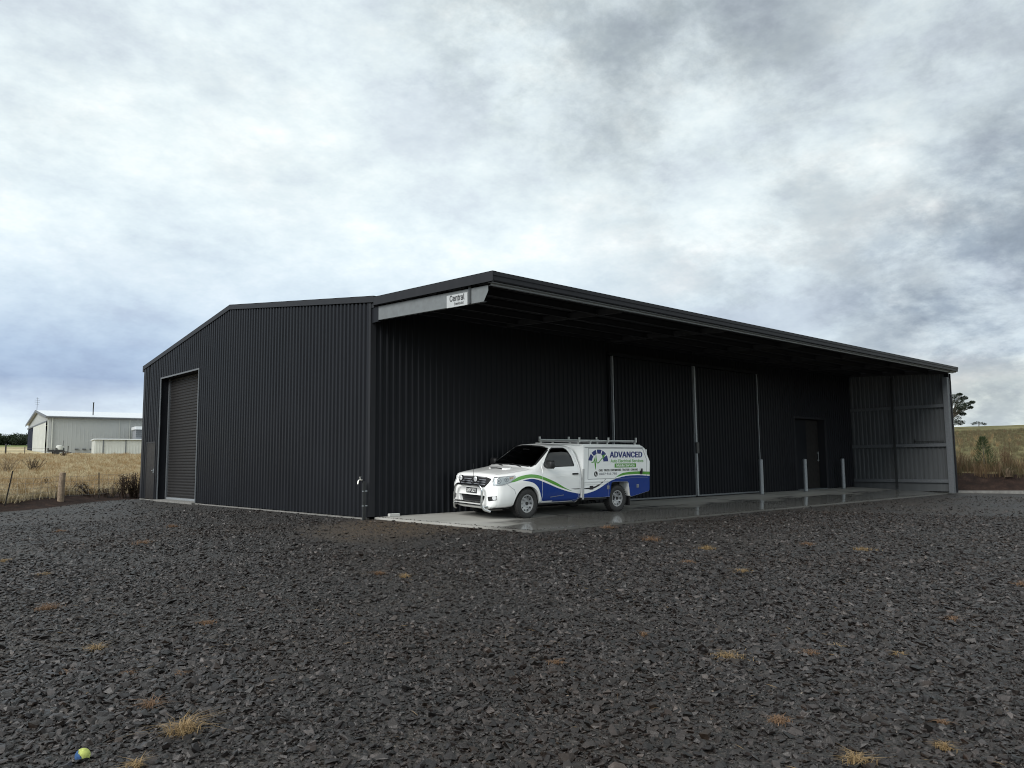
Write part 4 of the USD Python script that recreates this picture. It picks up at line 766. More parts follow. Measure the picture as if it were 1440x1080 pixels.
for s in (-1, 1):
    fr = NEAR if s < 0 else FAR; w = (lambda p: p) if s < 0 else mir
    for nm, pg, mt in (('blue_panel', blue, 'blue'), ('green_stripe', green, 'green')):
        c = pg.intersection(cabz).difference(archc).difference(dseam)
        obj(nm, drape(w(c), *fr, shell_t, .0025, .004, .05), mt, ute, smooth=40)
    seams = shapely.union_all([LineString([(1.97, .845), (4.30, .845)]).buffer(.004), LineString([(2.75, .40), (2.75, .8)]).buffer(.004)])
    obj('blue_panel', flat(blue.intersection(boxpoly).difference(seams), s, .001), 'blue', ute)
    obj('green_stripe', flat(green2.intersection(boxpoly), s, .001), 'green', ute)
    # side door of the canopy: seams and shelf line
    dl_ = Polygon([(1.98, .845), (4.28, .845), (4.28, 1.30), (4.09, 1.60), (1.98, 1.60)])
    obj('body_door_seam', flat(dl_.exterior.buffer(.006), s, .0002, .002), 'vgrey', ute)
    obj('body_ledge', [flat(sbox(1.84, .775, 2.78, .80), s, .008, .009), flat(sbox(1.84, .715, 2.60, .73), s, .005, .006)], 'boxwhite', ute)
    obj('body_roof_lip', [flat(sbox(1.84, 1.622, 4.12, 1.634), s, .004, .005)], 'vgrey', ute)
    for (x, z, sz) in ((4.03, .985, .05),): obj('t_handle', [flat(Point(x, z).buffer(sz), s, .012, .013), flat(sbox(x-.02, z-.01, x+.02, z+.10), s, .025, .026)], 'vblack', ute)
    for (x, z) in ((2.73, .628), (3.90, .635)): obj('latch', [flat(sbox(x-.045, z-.045, x+.045, z+.045), s, .006, .007), flat(Point(x, z).buffer(.022), s, .012, .013)], 'vgrey', ute)
    # swoosh with plug
    sw = Polygon(curve([(1.83, .628), (2.04, .640), (2.20, .655), (2.42, .73), (2.65, .84)]) + curve([(2.65, .836), (2.44, .70), (2.22, .62), (2.05, .605), (1.83, .612)]))
    obj('black_swoosh', flat(sw.union(sbox(2.05, .59, 2.18, .68)).difference(blue), s, .0016), 'vblack', ute)
    swc = Polygon([(1.40, .632), (1.745, .632), (1.745, .612), (1.55, .612)]).difference(dseam); obj('black_swoosh', drape(w(swc), *fr, shell_t, .003, .004, .05), 'vblack', ute)
    # small illegible script low on the door
    sc_ = shapely.union_all([LineString([(.74+.05*i, .452+.004*i), (.775+.05*i, .458+.004*i)]).buffer(.008) for i in range(9)]); obj('door_script', drape(w(sc_), *fr, shell_t, .0045, .004, .03), 'vgrey', ute)
    # lettering
    T = []
    def put(m, x, z, mt, nm):
        mw = m.bounds[1][0]
        if s < 0: g_ = place(m, (x, -BW-.0022, z), (1, 0, 0), (0, 0, 1))
        else: g_ = place(m, (x+mw, BW+.0022, z), (-1, 0, 0), (0, 0, 1))
        obj(nm, g_, mt, ute)
    put(trimesh.util.concatenate([text2d('ADVANCED', 1.288, .154, True)] + [place(text2d('ADVANCED', 1.288, .154, True, .002+.0006*q), (.006*q, 0, 0), (1, 0, 0), (0, 1, 0)) for q in (1, 2)]), 2.778, 1.372, 'navy', 'lettering')
    put(text2d('Auto Electrical Services', 1.31, .082, True), 2.818, 1.248, 'greenlt', 'lettering')
    obj('lettering_band', flat(sbox(2.977, 1.118, 3.830, 1.222), s, .001, .002), 'green', ute)
    put(text2d('Mobile Service', .72, .066, True), 3.045, 1.140, 'vwhite', 'lettering')
    put(text2d('CARS   TRUCKS   EARTHMOVING   TRACTORS   CARAVANS', 1.525, .056, True), 2.376, 1.030, 'vblack', 'lettering')
    put(text2d('0407 911 785', .68, .056, True), 2.390, .940, 'vgrey', 'lettering')
    ic = ell(2.268, .968, .066, .066).difference(LineString([(2.25, .995), (2.262, .95), (2.29, .94)]).buffer(.012)); obj('phone_symbol', flat(ic, s, .001, .002), 'vblack', ute)
    # gauge logo
    cx_, cz_ = 2.355, 1.265; fx = 1.18
    segs = []
    for a0, a1 in ((3, 33), (39, 66), (72, 100), (106, 134), (140, 172)):
        th = np.radians(np.linspace(a0, a1, 8)); ro, ri = .310, (.205 if a0 > 20 else .16)
        pts = [(cx_+fx*ro*np.cos(t), cz_+ro*np.sin(t)) for t in th] + [(cx_+fx*ri*np.cos(t), cz_+ri*np.sin(t)) for t in th[::-1]]; segs.append(Polygon(pts))
    obj('gauge_symbol', flat(shapely.union_all(segs), s, .001, .002), 'navy', ute)
    ecg = LineString([(2.10, 1.256), (2.17, 1.258), (2.195, 1.30), (2.21, 1.345), (2.232, 1.19), (2.252, 1.112), (2.262, 1.41), (2.30, 1.25), (2.338, 1.238), (2.385, 1.262), (2.44, 1.315), (2.52, 1.375)]).buffer(.011, cap_style=2, join_style=2, mitre_limit=3)
    arrow = Polygon([(2.60, 1.455), (2.555, 1.345), (2.47, 1.425)])
    obj('pulse_line', flat(ecg.union(arrow), s, .0015, .002), 'green', ute)
    # strut strip between cab and body
obj('cab_gap', [bx(1.74, 1.80, -.58, .58, .42, 1.45)], 'black', ute)
obj('body_corner_strip', rbx(1.795, 1.845, -BW-.012, -BW+.02, .36, 1.10, .006), 'alu', ute); obj('body_corner_strip', rbx(1.795, 1.845, BW-.02, BW+.012, .36, 1.10, .006), 'alu', ute)
obj('rear_door', [place(rbx(-.80, .80, 0, 1.0, 0, .006, .002), (4.406, 0, .58), (0, 1, 0), (0, 0, 1))], 'boxwhite', ute)
for s in (-1, 1): obj('tail_light', [rbx(4.40, 4.425, s*.72-.1, s*.72+.1, .50, .57, .004)], 'amber', ute)
# roof rack
rk = UsdGeom.Xform.Define(stage, path_for('roof_rack', P(ute))).GetPrim()
for s in (-1, 1): obj('rail', tube([(1.84, s*.66, 1.785), (4.10, s*.66, 1.80)], .02, 8), 'alu', rk, smooth=50)
for i, x in enumerate((1.86, 2.30, 2.95, 4.06)):
    zz = 1.775 + (x-1.0)*.008; b0 = 1.68 if x < 1.7 else 1.69
    ln = [tube([(x, -.70, zz-.028), (x, .70, zz-.028)], .018, 8)]
    for s in (-1, 1): ln += [bx(x-.022, x+.022, s*.66-.018, s*.66+.018, b0, zz+.015)] + ([bx(x-.024, x+.024, s*.70-.014, s*.70+.014, zz-.04, zz+.085)] if i != 1 else [])
    obj('rack_bar', ln, 'alu', rk)
# chassis, tank, mudflaps
obj('chassis', [bx(-.5, 4.2, -.42, -.32, .36, .50), bx(-.5, 4.2, .32, .42, .36, .50), bx(.5, 1.7, -.70, .70, .27, .33), bx(1.9, 2.7, -.62, .62, .32, .52), cyl((3.16, -.72, .335), (3.16, .72, .335), .06), trimesh.Trimesh(*hull_arrays(trimesh.creation.icosphere(1, .16).vertices+[3.16, 0, .335])), bx(2.82, 3.6, -.60, .60, .45, .80), bx(-.7, .4, -.35, .35, .22, .4)], 'black', ute)
for s in (-1, 1): obj('mudflap', [bx(3.60, 3.615, s*.76-.13, s*.76+.13, .14, .46)], 'black', ute)
for s in (-1, 1): obj('side_step_bracket', [bx(1.84, 2.78, s*.80-.02, s*.80+.02, .33, .385)], 'black', ute)
# wheels
def tyre_mesh():
    pr_ = np.array([(.205, -.082), (.225, -.098), (.265, -.104), (.30, -.102), (.322, -.092), (.333, -.072), (.335, -.03), (.335, .03), (.333, .072), (.322, .092), (.30, .102), (.265, .104), (.225, .098), (.205, .082), (.205, -.082)])
    t = trimesh.creation.revolve(pr_, sections=48); bl_ = []
    for k in range(36):
        a_ = 2*np.pi*k/36
        for y0, sh in ((-.085, 0), (-.03, .5), (.03, 0), (.085, .5)):
            b = bx(-.018, .018, -.022, .022, -.004, .006); b.apply_translation([0, 0, .335]); b.apply_transform(trimesh.transformations.rotation_matrix(a_+sh*2*np.pi/36, [0, 1, 0])); b.apply_translation([0, y0*.92, 0]); bl_.append(b)
    t.apply_transform(trimesh.transformations.rotation_matrix(math.pi/2, [1, 0, 0])); return [t] + bl_
def rim_mesh(s):
    pr_ = np.array([(.198, -.09), (.215, -.094), (.215, -.086), (.196, -.078), (.186, -.03), (.176, -.02), (.165, -.045), (.135, -.062), (.105, -.052), (.085, -.035), (.070, -.035), (.060, -.065), (.0, -.068), (0, -.055), (.05, -.05), (.08, -.01), (.17, .0), (.185, .08), (.205, .08), (.205, -.07), (.198, -.09)])
    r_ = trimesh.creation.revolve(pr_, sections=48); r_.apply_transform(trimesh.transformations.rotation_matrix(math.pi/2, [1, 0, 0])); 
    if r_.volume < 0: r_.invert()
    return r_
def rim_holes():
    o = []
    for k in range(10):
        a_ = 2*np.pi*k/10; q = [(x_+.154*math.cos(a_), y_, z_+.154*math.sin(a_)) for t in np.linspace(0, 2*np.pi, 9)[:-1] for x_, z_ in ((.016*math.cos(t), .016*math.sin(t)),) for y_ in (-.060, -.03)]
        o.append(trimesh.Trimesh(*hull_arrays(np.array(q)), process=False))
    o.append(tube([(0, -.078, 0), (0, -.06, 0)], .042, 16))
    return o
tm, rm, rh = trimesh.util.concatenate(tyre_mesh()), rim_mesh(1), rim_holes()
if tm.volume < 0: tm.invert()
for x in (0.0, 3.16):
    for s in (-1, 1):
        R_ = np.eye(4)
        if s > 0: R_ = trimesh.transformations.rotation_matrix(math.pi, [0, 0, 1])
        if x == 0: R_ = trimesh.transformations.rotation_matrix(math.radians(3), [0, 0, 1]) @ R_
        R_ = trimesh.transformations.translation_matrix((x, s*.765, .333)) @ R_
        def tr_(m): c = m.copy(); c.apply_transform(R_); return c
        wh = UsdGeom.Xform.Define(stage, path_for('wheel', P(ute))).GetPrim()
        obj('tyre', tr_(tm), 'rubber', wh, smooth=30); obj('rim', tr_(rm), 'rim', wh, smooth=35); [obj('rim_hole' if q < 10 else 'hub_cap', tr_(h_), 'black', wh) for q, h_ in enumerate(rh)]

# ================================================================ GRAVEL STONES
def stone(seed):
    r = np.random.default_rng(seed); k = r.integers(9, 14); p = r.normal(size=(k, 3)); p /= np.linalg.norm(p, axis=1, keepdims=True); p *= r.uniform(.75, 1.0, (k, 1))
    p *= [0.5, r.uniform(.30, .46), r.uniform(.14, .34)]; p[:, 2] = np.clip(p[:, 2], -.14, r.uniform(.08, .26))
    v, f = hull_arrays(p); return trimesh.Trimesh(v, f, process=False)
TONES = [(0.0114, 0.0091, 0.0089), (0.0158, 0.0134, 0.0124), (0.0218, 0.0183, 0.0169), (0.0077, 0.0067, 0.0062), (0.0288, 0.0241, 0.0226), (0.0136, 0.0106, 0.0098), (0.0180, 0.0144, 0.0129), (0.0370, 0.0308, 0.0288), (0.0180, 0.0125, 0.0093), (0.0604, 0.0514, 0.0479), (0.0223, 0.0144, 0.0107), (0.1600, 0.1354, 0.1109)]
WTS = np.array([14, 14, 14, 12, 10, 12, 12, 6, 5, 2.2, 1.6, .16]); WTS /= WTS.sum()
def stone_mat(i, c):
    """split bluestone: tone of its own, browner where earth has come up"""
    c = np.array(c); n = {'g': ('geometry', {}), 'n': ('noise_texture', {'scale': 38.0, 'detail': 5.0, 'roughness': 0.65}), 'r': ('rgb_ramp', {'ramp': [(.3, tuple(c*.7)), (.7, tuple(c*1.3))]}),
         'w': ('noise_texture', {'scale': .22, 'detail': 4.0, 'roughness': .6}), 'wr': ('map_range', {'range_type': 'smoothstep', 'from_min': .46, 'from_max': .64, 'to_min': 0.0, 'to_max': .75, 'clamp': True}), 'mx': ('mix', {'mix_type': 'multiply', 'color2': (.86, .72, .60)}),
         'b': ('bump', {'distance': .005, 'strength': 1.0}), 'p': ('principled_bsdf', {'roughness': .42 if i != 11 else .6, 'specular_ior_level': .36})}
    L = [('g.position', 'n.vector'), ('n.fac', 'r.fac'), ('g.position', 'w.vector'), ('w.fac', 'wr.value'), ('wr.result', 'mx.fac'), ('r.color', 'mx.color1'), ('mx.color', 'p.base_color'), ('n.fac', 'b.height'), ('b.normal', 'p.normal')]
    return usdkit.material(stage, f'/World/Looks/gravel_stone_tone_{i:02d}', n, L, surface='p.BSDF')
stone_m = [stone_mat(i, c) for i, c in enumerate(TONES)]
def instancer(name, protos, pos, idx, quat, scl, kind='stuff'):
    pi = UsdGeom.PointInstancer.Define(stage, path_for(name)); paths = []
    for nm, mesh, m in protos:
        me = usdkit.mesh(stage, path_for(nm, str(pi.GetPath())), mesh, MT[m] if isinstance(m, str) else m); paths.append(me.GetPath())
    pi.CreatePrototypesRel().SetTargets(paths); pi.CreateProtoIndicesAttr(Vt.IntArray.FromNumpy(np.asarray(idx, np.int32)))
    pi.CreatePositionsAttr(Vt.Vec3fArray.FromNumpy(np.asarray(pos, np.float32))); pi.CreateScalesAttr(Vt.Vec3fArray.FromNumpy(np.asarray(scl, np.float32)))
    q = np.asarray(quat, np.float32); pi.CreateOrientationsAttr(Vt.QuathArray([Gf.Quath(float(a), float(b), float(c), float(d)) for a, b, c, d in q]))
    return tag(pi, kind=kind)
def quats(yaw, tx, ty):
    """yaw about z after small tilts"""
    def q(ax, a): c, s = np.cos(a/2), np.sin(a/2); o = np.zeros((len(a), 4)); o[:, 0] = c; o[:, 1+ax] = s; return o
    def mul(a, b):
        w, x, y, z = a.T; W, X, Y, Z = b.T; return np.stack([w*W-x*X-y*Y-z*Z, w*X+x*W+y*Z-z*Y, w*Y-x*Z+y*W+z*X, w*Z+x*Y-y*X+z*W], 1)
    return mul(q(2, yaw), mul(q(0, tx), q(1, ty)))
CA = math.atan2(FW[1], FW[0])
def wear(x, y):
    """where vehicles have pushed the stone aside and earth shows"""
    n_ = meshkit.fbm(np.stack([np.asarray(x)*.28+7, np.asarray(y)*.28, 0*np.asarray(x)], -1), 4, 21)
    a_ = 1.25*np.exp(-(((np.asarray(x)+.4)/1.7)**2 + ((np.asarray(y)+1.3)/1.4)**2))
    xx, yy = np.asarray(x), np.asarray(y); d_ = np.minimum(np.hypot(np.maximum(-xx, 0), np.maximum(np.maximum(-yy, yy-16), 0)) + 9*(xx > .5), np.abs(yy+3.72) + 9*(xx < 1.2))
    return np.clip((n_-.52)/.12, 0, 1)*.55 + a_ + .6*np.exp(-d_/.7)
def scatter_fan(n, r0, r1, half=0.74):
    r = np.sqrt(rng.uniform(r0*r0, r1*r1, n)); a = CA + rng.uniform(-half, half, n); return CAM[0]+r*np.cos(a), CAM[1]+r*np.sin(a), r
def on_gravel(x, y):
    a = np.arctan2(y-CEN[1], x-CEN[0]); ins = np.hypot(x-CEN[0], y-CEN[1]) < rb(a)-.05
    xl = .12+1.30*np.clip(y/-3.72, 0, 1); onslab = (y > -3.74) & (y < 0) & (x > xl-.02) & (x < 24.3); inshed = (x > -.08) & (x < 24.1) & (y >= 0) & (y < 16.1)
    return ins & ~onslab & ~inshed
X, Y, S_ = [], [], []
for n, r0, r1, s0 in ((76000, 3.0, 7.5, .045), (48000, 3.0, 9.0, .020), (94000, 7.5, 13.0, .046), (85000, 13.0, 23.0, .052), (20000, 23.0, 34.0, .058)):
    x, y, r = scatter_fan(n, r0, r1); k = on_gravel(x, y); w = wear(x, y); k &= rng.uniform(size=n) > .62*np.clip(w, 0, 1); X.append(x[k]); Y.append(y[k]); S_.append(s0*np.exp(rng.normal(0, .44, k.sum()))*(1-.35*np.clip(w[k], 0, 1)))
X, Y, S_ = map(np.concatenate, (X, Y, S_)); Z = groundz(X, Y)
q = rng.uniform(size=900); ed = np.where(q[:, None] < .25, np.c_[.12+1.30*q/.25, -3.72*q/.25], np.c_[1.42+22*((q-.25)/.75), np.full(900, -3.72)]) + rng.normal(0, .07, (900, 2)); ed[:, 1] = np.maximum(ed[:, 1], -3.715); ed[:, 0] = np.maximum(ed[:, 0], .16+1.30*ed[:, 1]/-3.72)
X, Y, Z, S_ = np.r_[X, ed[:, 0]], np.r_[Y, ed[:, 1]], np.r_[Z, SL*-ed[:, 1]], np.r_[S_, .026*np.exp(rng.normal(0, .4, 900))]; n = len(X)
var_ = 4
protos = [('gravel_stone', stone(100+i*7+j), stone_m[i]) for i in range(len(TONES)) for j in range(var_)]
ton = rng.choice(len(TONES), n, p=WTS); S_ = np.where(ton == 11, np.minimum(S_, .028), np.minimum(S_, .12)); idx = ton*var_ + rng.integers(0, var_, n)
instancer('gravel', protos, np.stack([X, Y, Z+S_*rng.uniform(.02, .16, n)], 1), idx, quats(rng.uniform(0, 6.28, n), rng.normal(0, .36, n), rng.normal(0, .36, n)), np.stack([S_, S_, S_*rng.uniform(.8, 1.3, n)], 1))

# ================================================================ DRY GRASS TUFTS IN THE GRAVEL
def blades(n, h, spread, lean, w=.006, seed=0, curl=.5, base=.03):
    r = np.random.default_rng(seed); V, F = [], []
    for i in range(n):
        a = r.uniform(0, 6.28); d = np.array([math.cos(a), math.sin(a), 0]); hh = h*r.uniform(.45, 1.0); ln = lean*r.uniform(.2, 1.2)
        b = np.array([*(r.normal(0, spread, 2)), -base]); m1 = b + d*hh*ln*.4 + [0, 0, hh*.6+base]; t = b + d*hh*ln*(1+curl) + [0, 0, hh*(1-.25*ln*curl)+base]
        sd = np.array([-d[1], d[0], 0])*w*r.uniform(.6, 1.3); k = len(V); V += [b-sd, b+sd, m1-sd*.8, m1+sd*.8, t]; F += [(k, k+1, k+3), (k, k+3, k+2), (k+2, k+3, k+4)]
    return trimesh.Trimesh(np.array(V), np.array(F), process=False)
TUFTS = [ # x, y, radius, height, look, label
 (-7.64, -10.37, .115, .13, 'straw', 'spiky straw-coloured tuft with loose stalks, in the gravel up and right of the ball'),
 (-8.00, -10.72, .055, .05, 'straw', 'small straw tuft at the bottom picture edge just right of the ball'),
 (-7.49, -7.94, .08, .07, 'straw', 'pale spiky straw tuft in the left gravel, in line above the ball'),
 (-7.63, -9.77, .07, .07, 'strawrust', 'rust-brown tuft beside a white stone, above the big spiky tuft'),
 (-7.84, -8.54, .05, .03, 'strawrust', 'low reddish dead tuft in the left gravel, left of two others in a row'),
 (-7.52, -8.90, .05, .03, 'strawrust', 'low reddish dead tuft, middle of three in a row in the left gravel'),
 (-7.24, -9.17, .04, .03, 'strawrust', 'tiny reddish tuft beside a white pebble, right of three in a row'),
 (-7.39, -5.72, .10, .05, 'strawrust', 'flat orange-brown tuft in the left gravel halfway between ball and far fence'),
 (-6.98, -0.78, .08, .04, 'straw', 'straw tuft at the left picture edge in the gravel'),
 (-6.85, -2.84, .09, .03, 'straw', 'thin flat straw tuft in the left gravel just right of the picture-edge tuft'),
 (-5.11, 4.44, .11, .05, 'strawrust', 'dull brown tuft far left on the gravel, nearest the field'),
 (-4.70, 0.17, .16, .07, 'strawrust', 'wide pinkish-brown tuft on the gravel in front of the roller door'),
 (-6.46, -7.59, .09, .04, 'strawrust', 'brown flattened tuft in the open gravel left of centre'),
 (-3.13, 3.23, .12, .06, 'strawrust', 'small dark brown tuft on the gravel close to the gable wall'),
 (-5.10, -10.83, .06, .05, 'strawrust', 'reddish fan-shaped tuft in the central foreground gravel'),
 (3.33, -4.05, .14, .07, 'strawrust', 'orange-brown tuft at the edge of the concrete below the ute'),
 (2.12, -6.11, .15, .09, 'strawrust', 'bushy orange-brown tuft in the gravel a little out from the concrete'),
 (1.77, -7.54, .13, .06, 'straw', 'yellow-green tuft right of the bushy orange-brown tuft'),
 (-3.98, -11.60, .15, .05, 'straw', 'largest flat golden patch of dead grass in the right foreground gravel'),
 (-0.09, -9.33, .09, .04, 'straw', 'pale straw tuft in the middle gravel, right of a long low one'),
 (0.13, -8.33, .12, .03, 'strawrust', 'long low orange tuft in the middle gravel'),
 (3.55, -8.36, .11, .05, 'strawrust', 'orange-brown tuft in the gravel out from the middle bollard'),
 (3.45, -9.36, .15, .05, 'straw', 'pale flattened straw tuft in the right-hand gravel'),
 (-3.43, -11.97, .08, .04, 'strawrust', 'dark rust tuft right of the largest golden patch'),
 (-3.10, -12.04, .05, .04, 'straw', 'small yellow tuft just right of the dark rust tuft'),
 (-2.99, -12.47, .06, .04, 'straw', 'pale tuft right of the small yellow tuft'),
 (-5.04, -12.61, .08, .04, 'strawrust', 'red-brown tuft near the bottom right of the gravel, beside a brown stone'),
 (-5.33, -13.19, .08, .06, 'straw', 'straw tuft at the bottom picture edge right of centre'),
 (-4.81, -13.42, .05, .04, 'straw', 'yellowish tuft near the bottom edge, far right foreground'),
 (-4.41, -13.27, .03, .03, 'strawrust', 'tiny orange tuft above the yellowish one, far right foreground'),
 (-1.28, -12.27, .09, .05, 'strawrust', 'orange-brown tuft in the right gravel, upper right of the rust tuft'),
 (1.38, -12.13, .08, .06, 'strawrust', 'reddish tuft at the right picture edge in the gravel'),
 (-3.88, -10.70, .05, .03, 'strawrust', 'small round brown tuft in the central gravel above the golden patch'),
 (-3.67, -6.18, .06, .05, 'strawrust', 'small upright orange tuft in the central gravel, left of its neighbour'),
 (-3.56, -6.61, .06, .04, 'straw', 'small pale tuft just right of the upright orange one, central gravel'),
]
for i, (x, y, r, h, m, lab) in enumerate(TUFTS):
    if math.hypot(x-CAM[0], y-CAM[1]) > 9: r, h = r*1.35, h*1.5
    g = trimesh.util.concatenate([blades(int(20+r*170), h*.95, r*.22, 2.0, .0024, 300+i, curl=.9), blades(int(60+r*560), h*.40, r*.40, 2.6, .0025, 500+i, curl=.6)])
    g.apply_translation([x, y, float(groundz(x, y))+.012]); tag(obj('grass_tuft', g, m), lab, 'grass tuft', 'dead grass tufts in the gravel')
# loose straws
n = 760; x, y, r = scatter_fan(n, 3.4, 11.0, .66); k = on_gravel(x, y); x, y = x[k], y[k]; n = len(x)
n2 = 420; x[:n2] = rng.normal(-.5, .9, n2); y[:n2] = rng.normal(-1.7, .7, n2); k = on_gravel(x, y); x, y = x[k], y[k]; n = len(x)
lit = [('straw_stalk', trimesh.Trimesh(*hull_arrays(np.array([(-.5, -.012, 0), (-.5, .012, 0), (.5, 0, .03), (0, -.014, .05), (0, .014, .05), (0, 0, .07)])), process=False), m) for m in ('straw', 'strawbrown')]
sc_ = rng.uniform(.025, .085, n)
instancer('straw_litter', lit, np.stack([x, y, groundz(x, y)+.022], 1), rng.choice(2, n, p=[.45, .55]), quats(rng.uniform(0, 6.28, n), 0*x, rng.normal(0, .22, n)), np.stack([sc_, sc_*.6+.03, sc_*.8], 1))
# ball
b_ = thing('ball', 'small two-tone blue and yellow-green ball lying in the gravel, bottom left', 'ball', (-8.17, -10.42, float(groundz(-8.17, -10.42))+.027), 0)
ico = trimesh.creation.icosphere(4, .037); R_ = trimesh.transformations.rotation_matrix(math.radians(-35), [1, .3, .2]); cdir = np.array(-RT*.75 - UP*.35 + -FW*.5); cdir /= np.linalg.norm(cdir)
cent = ico.triangles_center @ cdir; wob = .004*np.sin(6*np.arctan2(ico.triangles_center@UP, ico.triangles_center@FW))
sel = cent > .008+wob
obj('blue_half', trimesh.Trimesh(ico.vertices, ico.faces[sel], process=True), 'ballb', b_, smooth=60); obj('green_half', trimesh.Trimesh(ico.vertices, ico.faces[~sel], process=True), 'ballg', b_, smooth=60)
sa = np.linspace(0, 2*np.pi, 41)[:-1]; e_ = np.cross(cdir, UP); e_ /= np.linalg.norm(e_); f_ = np.cross(cdir, e_); rr = math.sqrt(.037**2-.008**2)
obj('seam', tube(np.array([cdir*.008 + rr*(math.cos(q)*e_ + math.sin(q)*f_) for q in sa]), .0014, 5, True), 'vblack', b_)

# ================================================================ FENCE AND LEFT FIELD
fn = thing('wire_fence', 'wire stock fence with star pickets and one wooden post, along the left field', 'fence')
FP = np.array([(-14.0, 10.6), (-7.4, 13.9), (-4.37, 15.58), (-2.51, 16.66), (-0.99, 17.71), (0.9, 18.9), (4.2, 20.9)])
def gz_(x, y): return float(groundz(x, y))
def picket(x, y, h, lean):
    z = gz_(x, y); s = np.array([[0, .016], [.003, .003], [.016, -.008], [.0, -.003], [-.016, -.008], [-.003, .003]])
    m = trimesh.creation.extrude_polygon(Polygon(s*1.25), h+.3, engine='earcut'); v = m.vertices; v[:, 2] -= .3; v[:, 0] += v[:, 2]*lean[0]; v[:, 1] += v[:, 2]*lean[1]; v += [x, y, z]; return m
obj('star_picket', picket(*FP[2], 1.15, (.13, -.11)), 'rust', fn, label='leaning star picket at the left picture edge')
wz = gz_(*FP[3]); wp = tube(np.array([(FP[3][0], FP[3][1], wz-.3), (FP[3][0]+.01, FP[3][1], wz+.5), (FP[3][0]+.03, FP[3][1]-.02, wz+1.02)]), np.array([.115, .105, .10]), 14)
obj('wooden_post', wp, 'wood', fn, label='thick weathered wooden post')
obj('star_picket', picket(*FP[4], .98, (-.03, .02)), 'rust', fn, label='upright star picket beside the dead weeds')
for q in (0, 1, 5, 6): obj('star_picket', picket(*FP[q], 1.0, (.0, .02)), 'rust', fn)
for h in (.18, .36, .54, .72, .90):
    pts = []
    for i in range(len(FP)-1):
        for t in np.linspace(0, 1, 8, endpoint=False):
            x, y = FP[i]*(1-t)+FP[i+1]*t; z0, z1 = gz_(*FP[i]), gz_(*FP[i+1]); pts.append((x, y, z0*(1-t)+z1*t+h-.04*4*t*(1-t)*(h/.9)))
    obj('wire', tube(np.array(pts), .0042, 4), 'wire', fn)
vw = []
for i in range(len(FP)-1):
    for t in np.arange(.06, 1, .30/np.linalg.norm(FP[i+1]-FP[i])):
        x, y = FP[i]*(1-t)+FP[i+1]*t; z = gz_(*FP[i])*(1-t)+gz_(*FP[i+1])*t; vw.append(tube(np.array([(x, y, z+.16), (x, y, z+.88)]), .0036, 4))
tag(obj('mesh_stay', vw, 'wire', fn), kind='stuff')
df = thing('far_fence', 'low dark post and wire fence on the green paddock, far left', 'fence')
for i, (x, y) in enumerate([(4.3, 92.5), (7.8, 92.2), (9.7, 92.1), (11.8, 92)]):
    z = gz_(x, y); hh = 1.25 if i == 1 else .95; obj('post', tube([(x, y, z-.2), (x, y, z+hh)], .09 if i == 1 else .045, 7), 'rust', df)
for h in (.4, .8): obj('wire', tube([(2, 92.6, gz_(2, 92.6)+h), (13, 92, gz_(13, 92)+h)], .014, 4), 'wire', df)

def weed(x, y, h, spread, n, name, label, m='weed', arch=0.0, seed=0, dens=1.0, group=None):
    """a dead stalky weed: stems and seed heads"""
    r = np.random.default_rng(seed); z = gz_(x, y); st_, hd = [], []
    for i in range(n):
        a = r.uniform(0, 6.28); k = r.uniform(.15, 1)*spread; hh = h*r.uniform(.6, 1.0); b = np.array([x+r.normal(0, .05+.1*spread), y+r.normal(0, .05+.1*spread), z-.03])
        t = b + [math.cos(a)*k-arch*h*.8, math.sin(a)*k, hh]; m_ = (b+t)/2 + [r.normal(0, .04), r.normal(0, .04), hh*.12+arch*h*.25]
        ts = np.linspace(0, 1, 5)[:, None]; c = (1-ts)**2*b + 2*ts*(1-ts)*m_ + ts**2*t
        if arch: c[-1, 2] -= arch*h*.35
        st_.append(tube(c, np.linspace(.013, .006, 5), 4))
        for q in range(int(14*dens)):
            u_ = r.uniform(.25, 1.02); p = (1-u_)**2*b + 2*u_*(1-u_)*m_ + u_**2*t + r.normal(0, .02+.025*u_, 3); s_ = r.uniform(.012, .034)
            d_ = r.normal(size=3); d_ /= np.linalg.norm(d_); e_ = np.cross(d_, r.normal(size=3)); e_ /= np.linalg.norm(e_)+1e-9; hd.append((p-e_*s_*.5, p+e_*s_*.5, p+d_*s_*2.2))
    root = thing(name, label, 'weed', (0, 0, 0), group=group)
    obj('stems', st_, m, root); V = np.array(hd).reshape(-1, 3); tag(obj('seed_heads', trimesh.Trimesh(V, np.arange(len(V)).reshape(-1, 3), process=False), m, root), kind='stuff')
weed(-1.25, 17.95, .62, .25, 9, 'dead_weed', 'dark arching dead weed between the wooden post and the star picket', arch=1.0, seed=1, dens=2.2)
weed(-.72, 18.05, .36, .07, 9, 'dead_weed', 'short dark dead weed just right of the star picket', seed=2, dens=2.0)
weed(-.38, 18.15, .48, .12, 9, 'dead_weed', 'middle-sized dead weed right of the short dark one', 'weedpale', seed=3, dens=2.0)
weed(-.04, 18.05, .98, .22, 20, 'dead_weed', 'tall dark upright dead weed on the field edge', seed=4, dens=3.0)
weed(.42, 18.15, 1.0, .34, 34, 'dead_weed', 'tall dense dead weed nearest the left corner of the shed', seed=5, dens=3.0)
weed(.80, 18.30, .85, .22, 16, 'dead_weed', 'dead weed half hidden behind the left corner of the shed', seed=6, dens=2.0)
weed(1.16, 41.0, .95, .62, 20, 'dead_weed', 'dark branching thistle standing alone in the left field', seed=7, dens=3.0)
weed(-.39, 40.0, 1.05, .75, 22, 'dead_weed', 'pale stalky weed at the left picture edge in the field', 'weedpale', seed=8, dens=1.6)
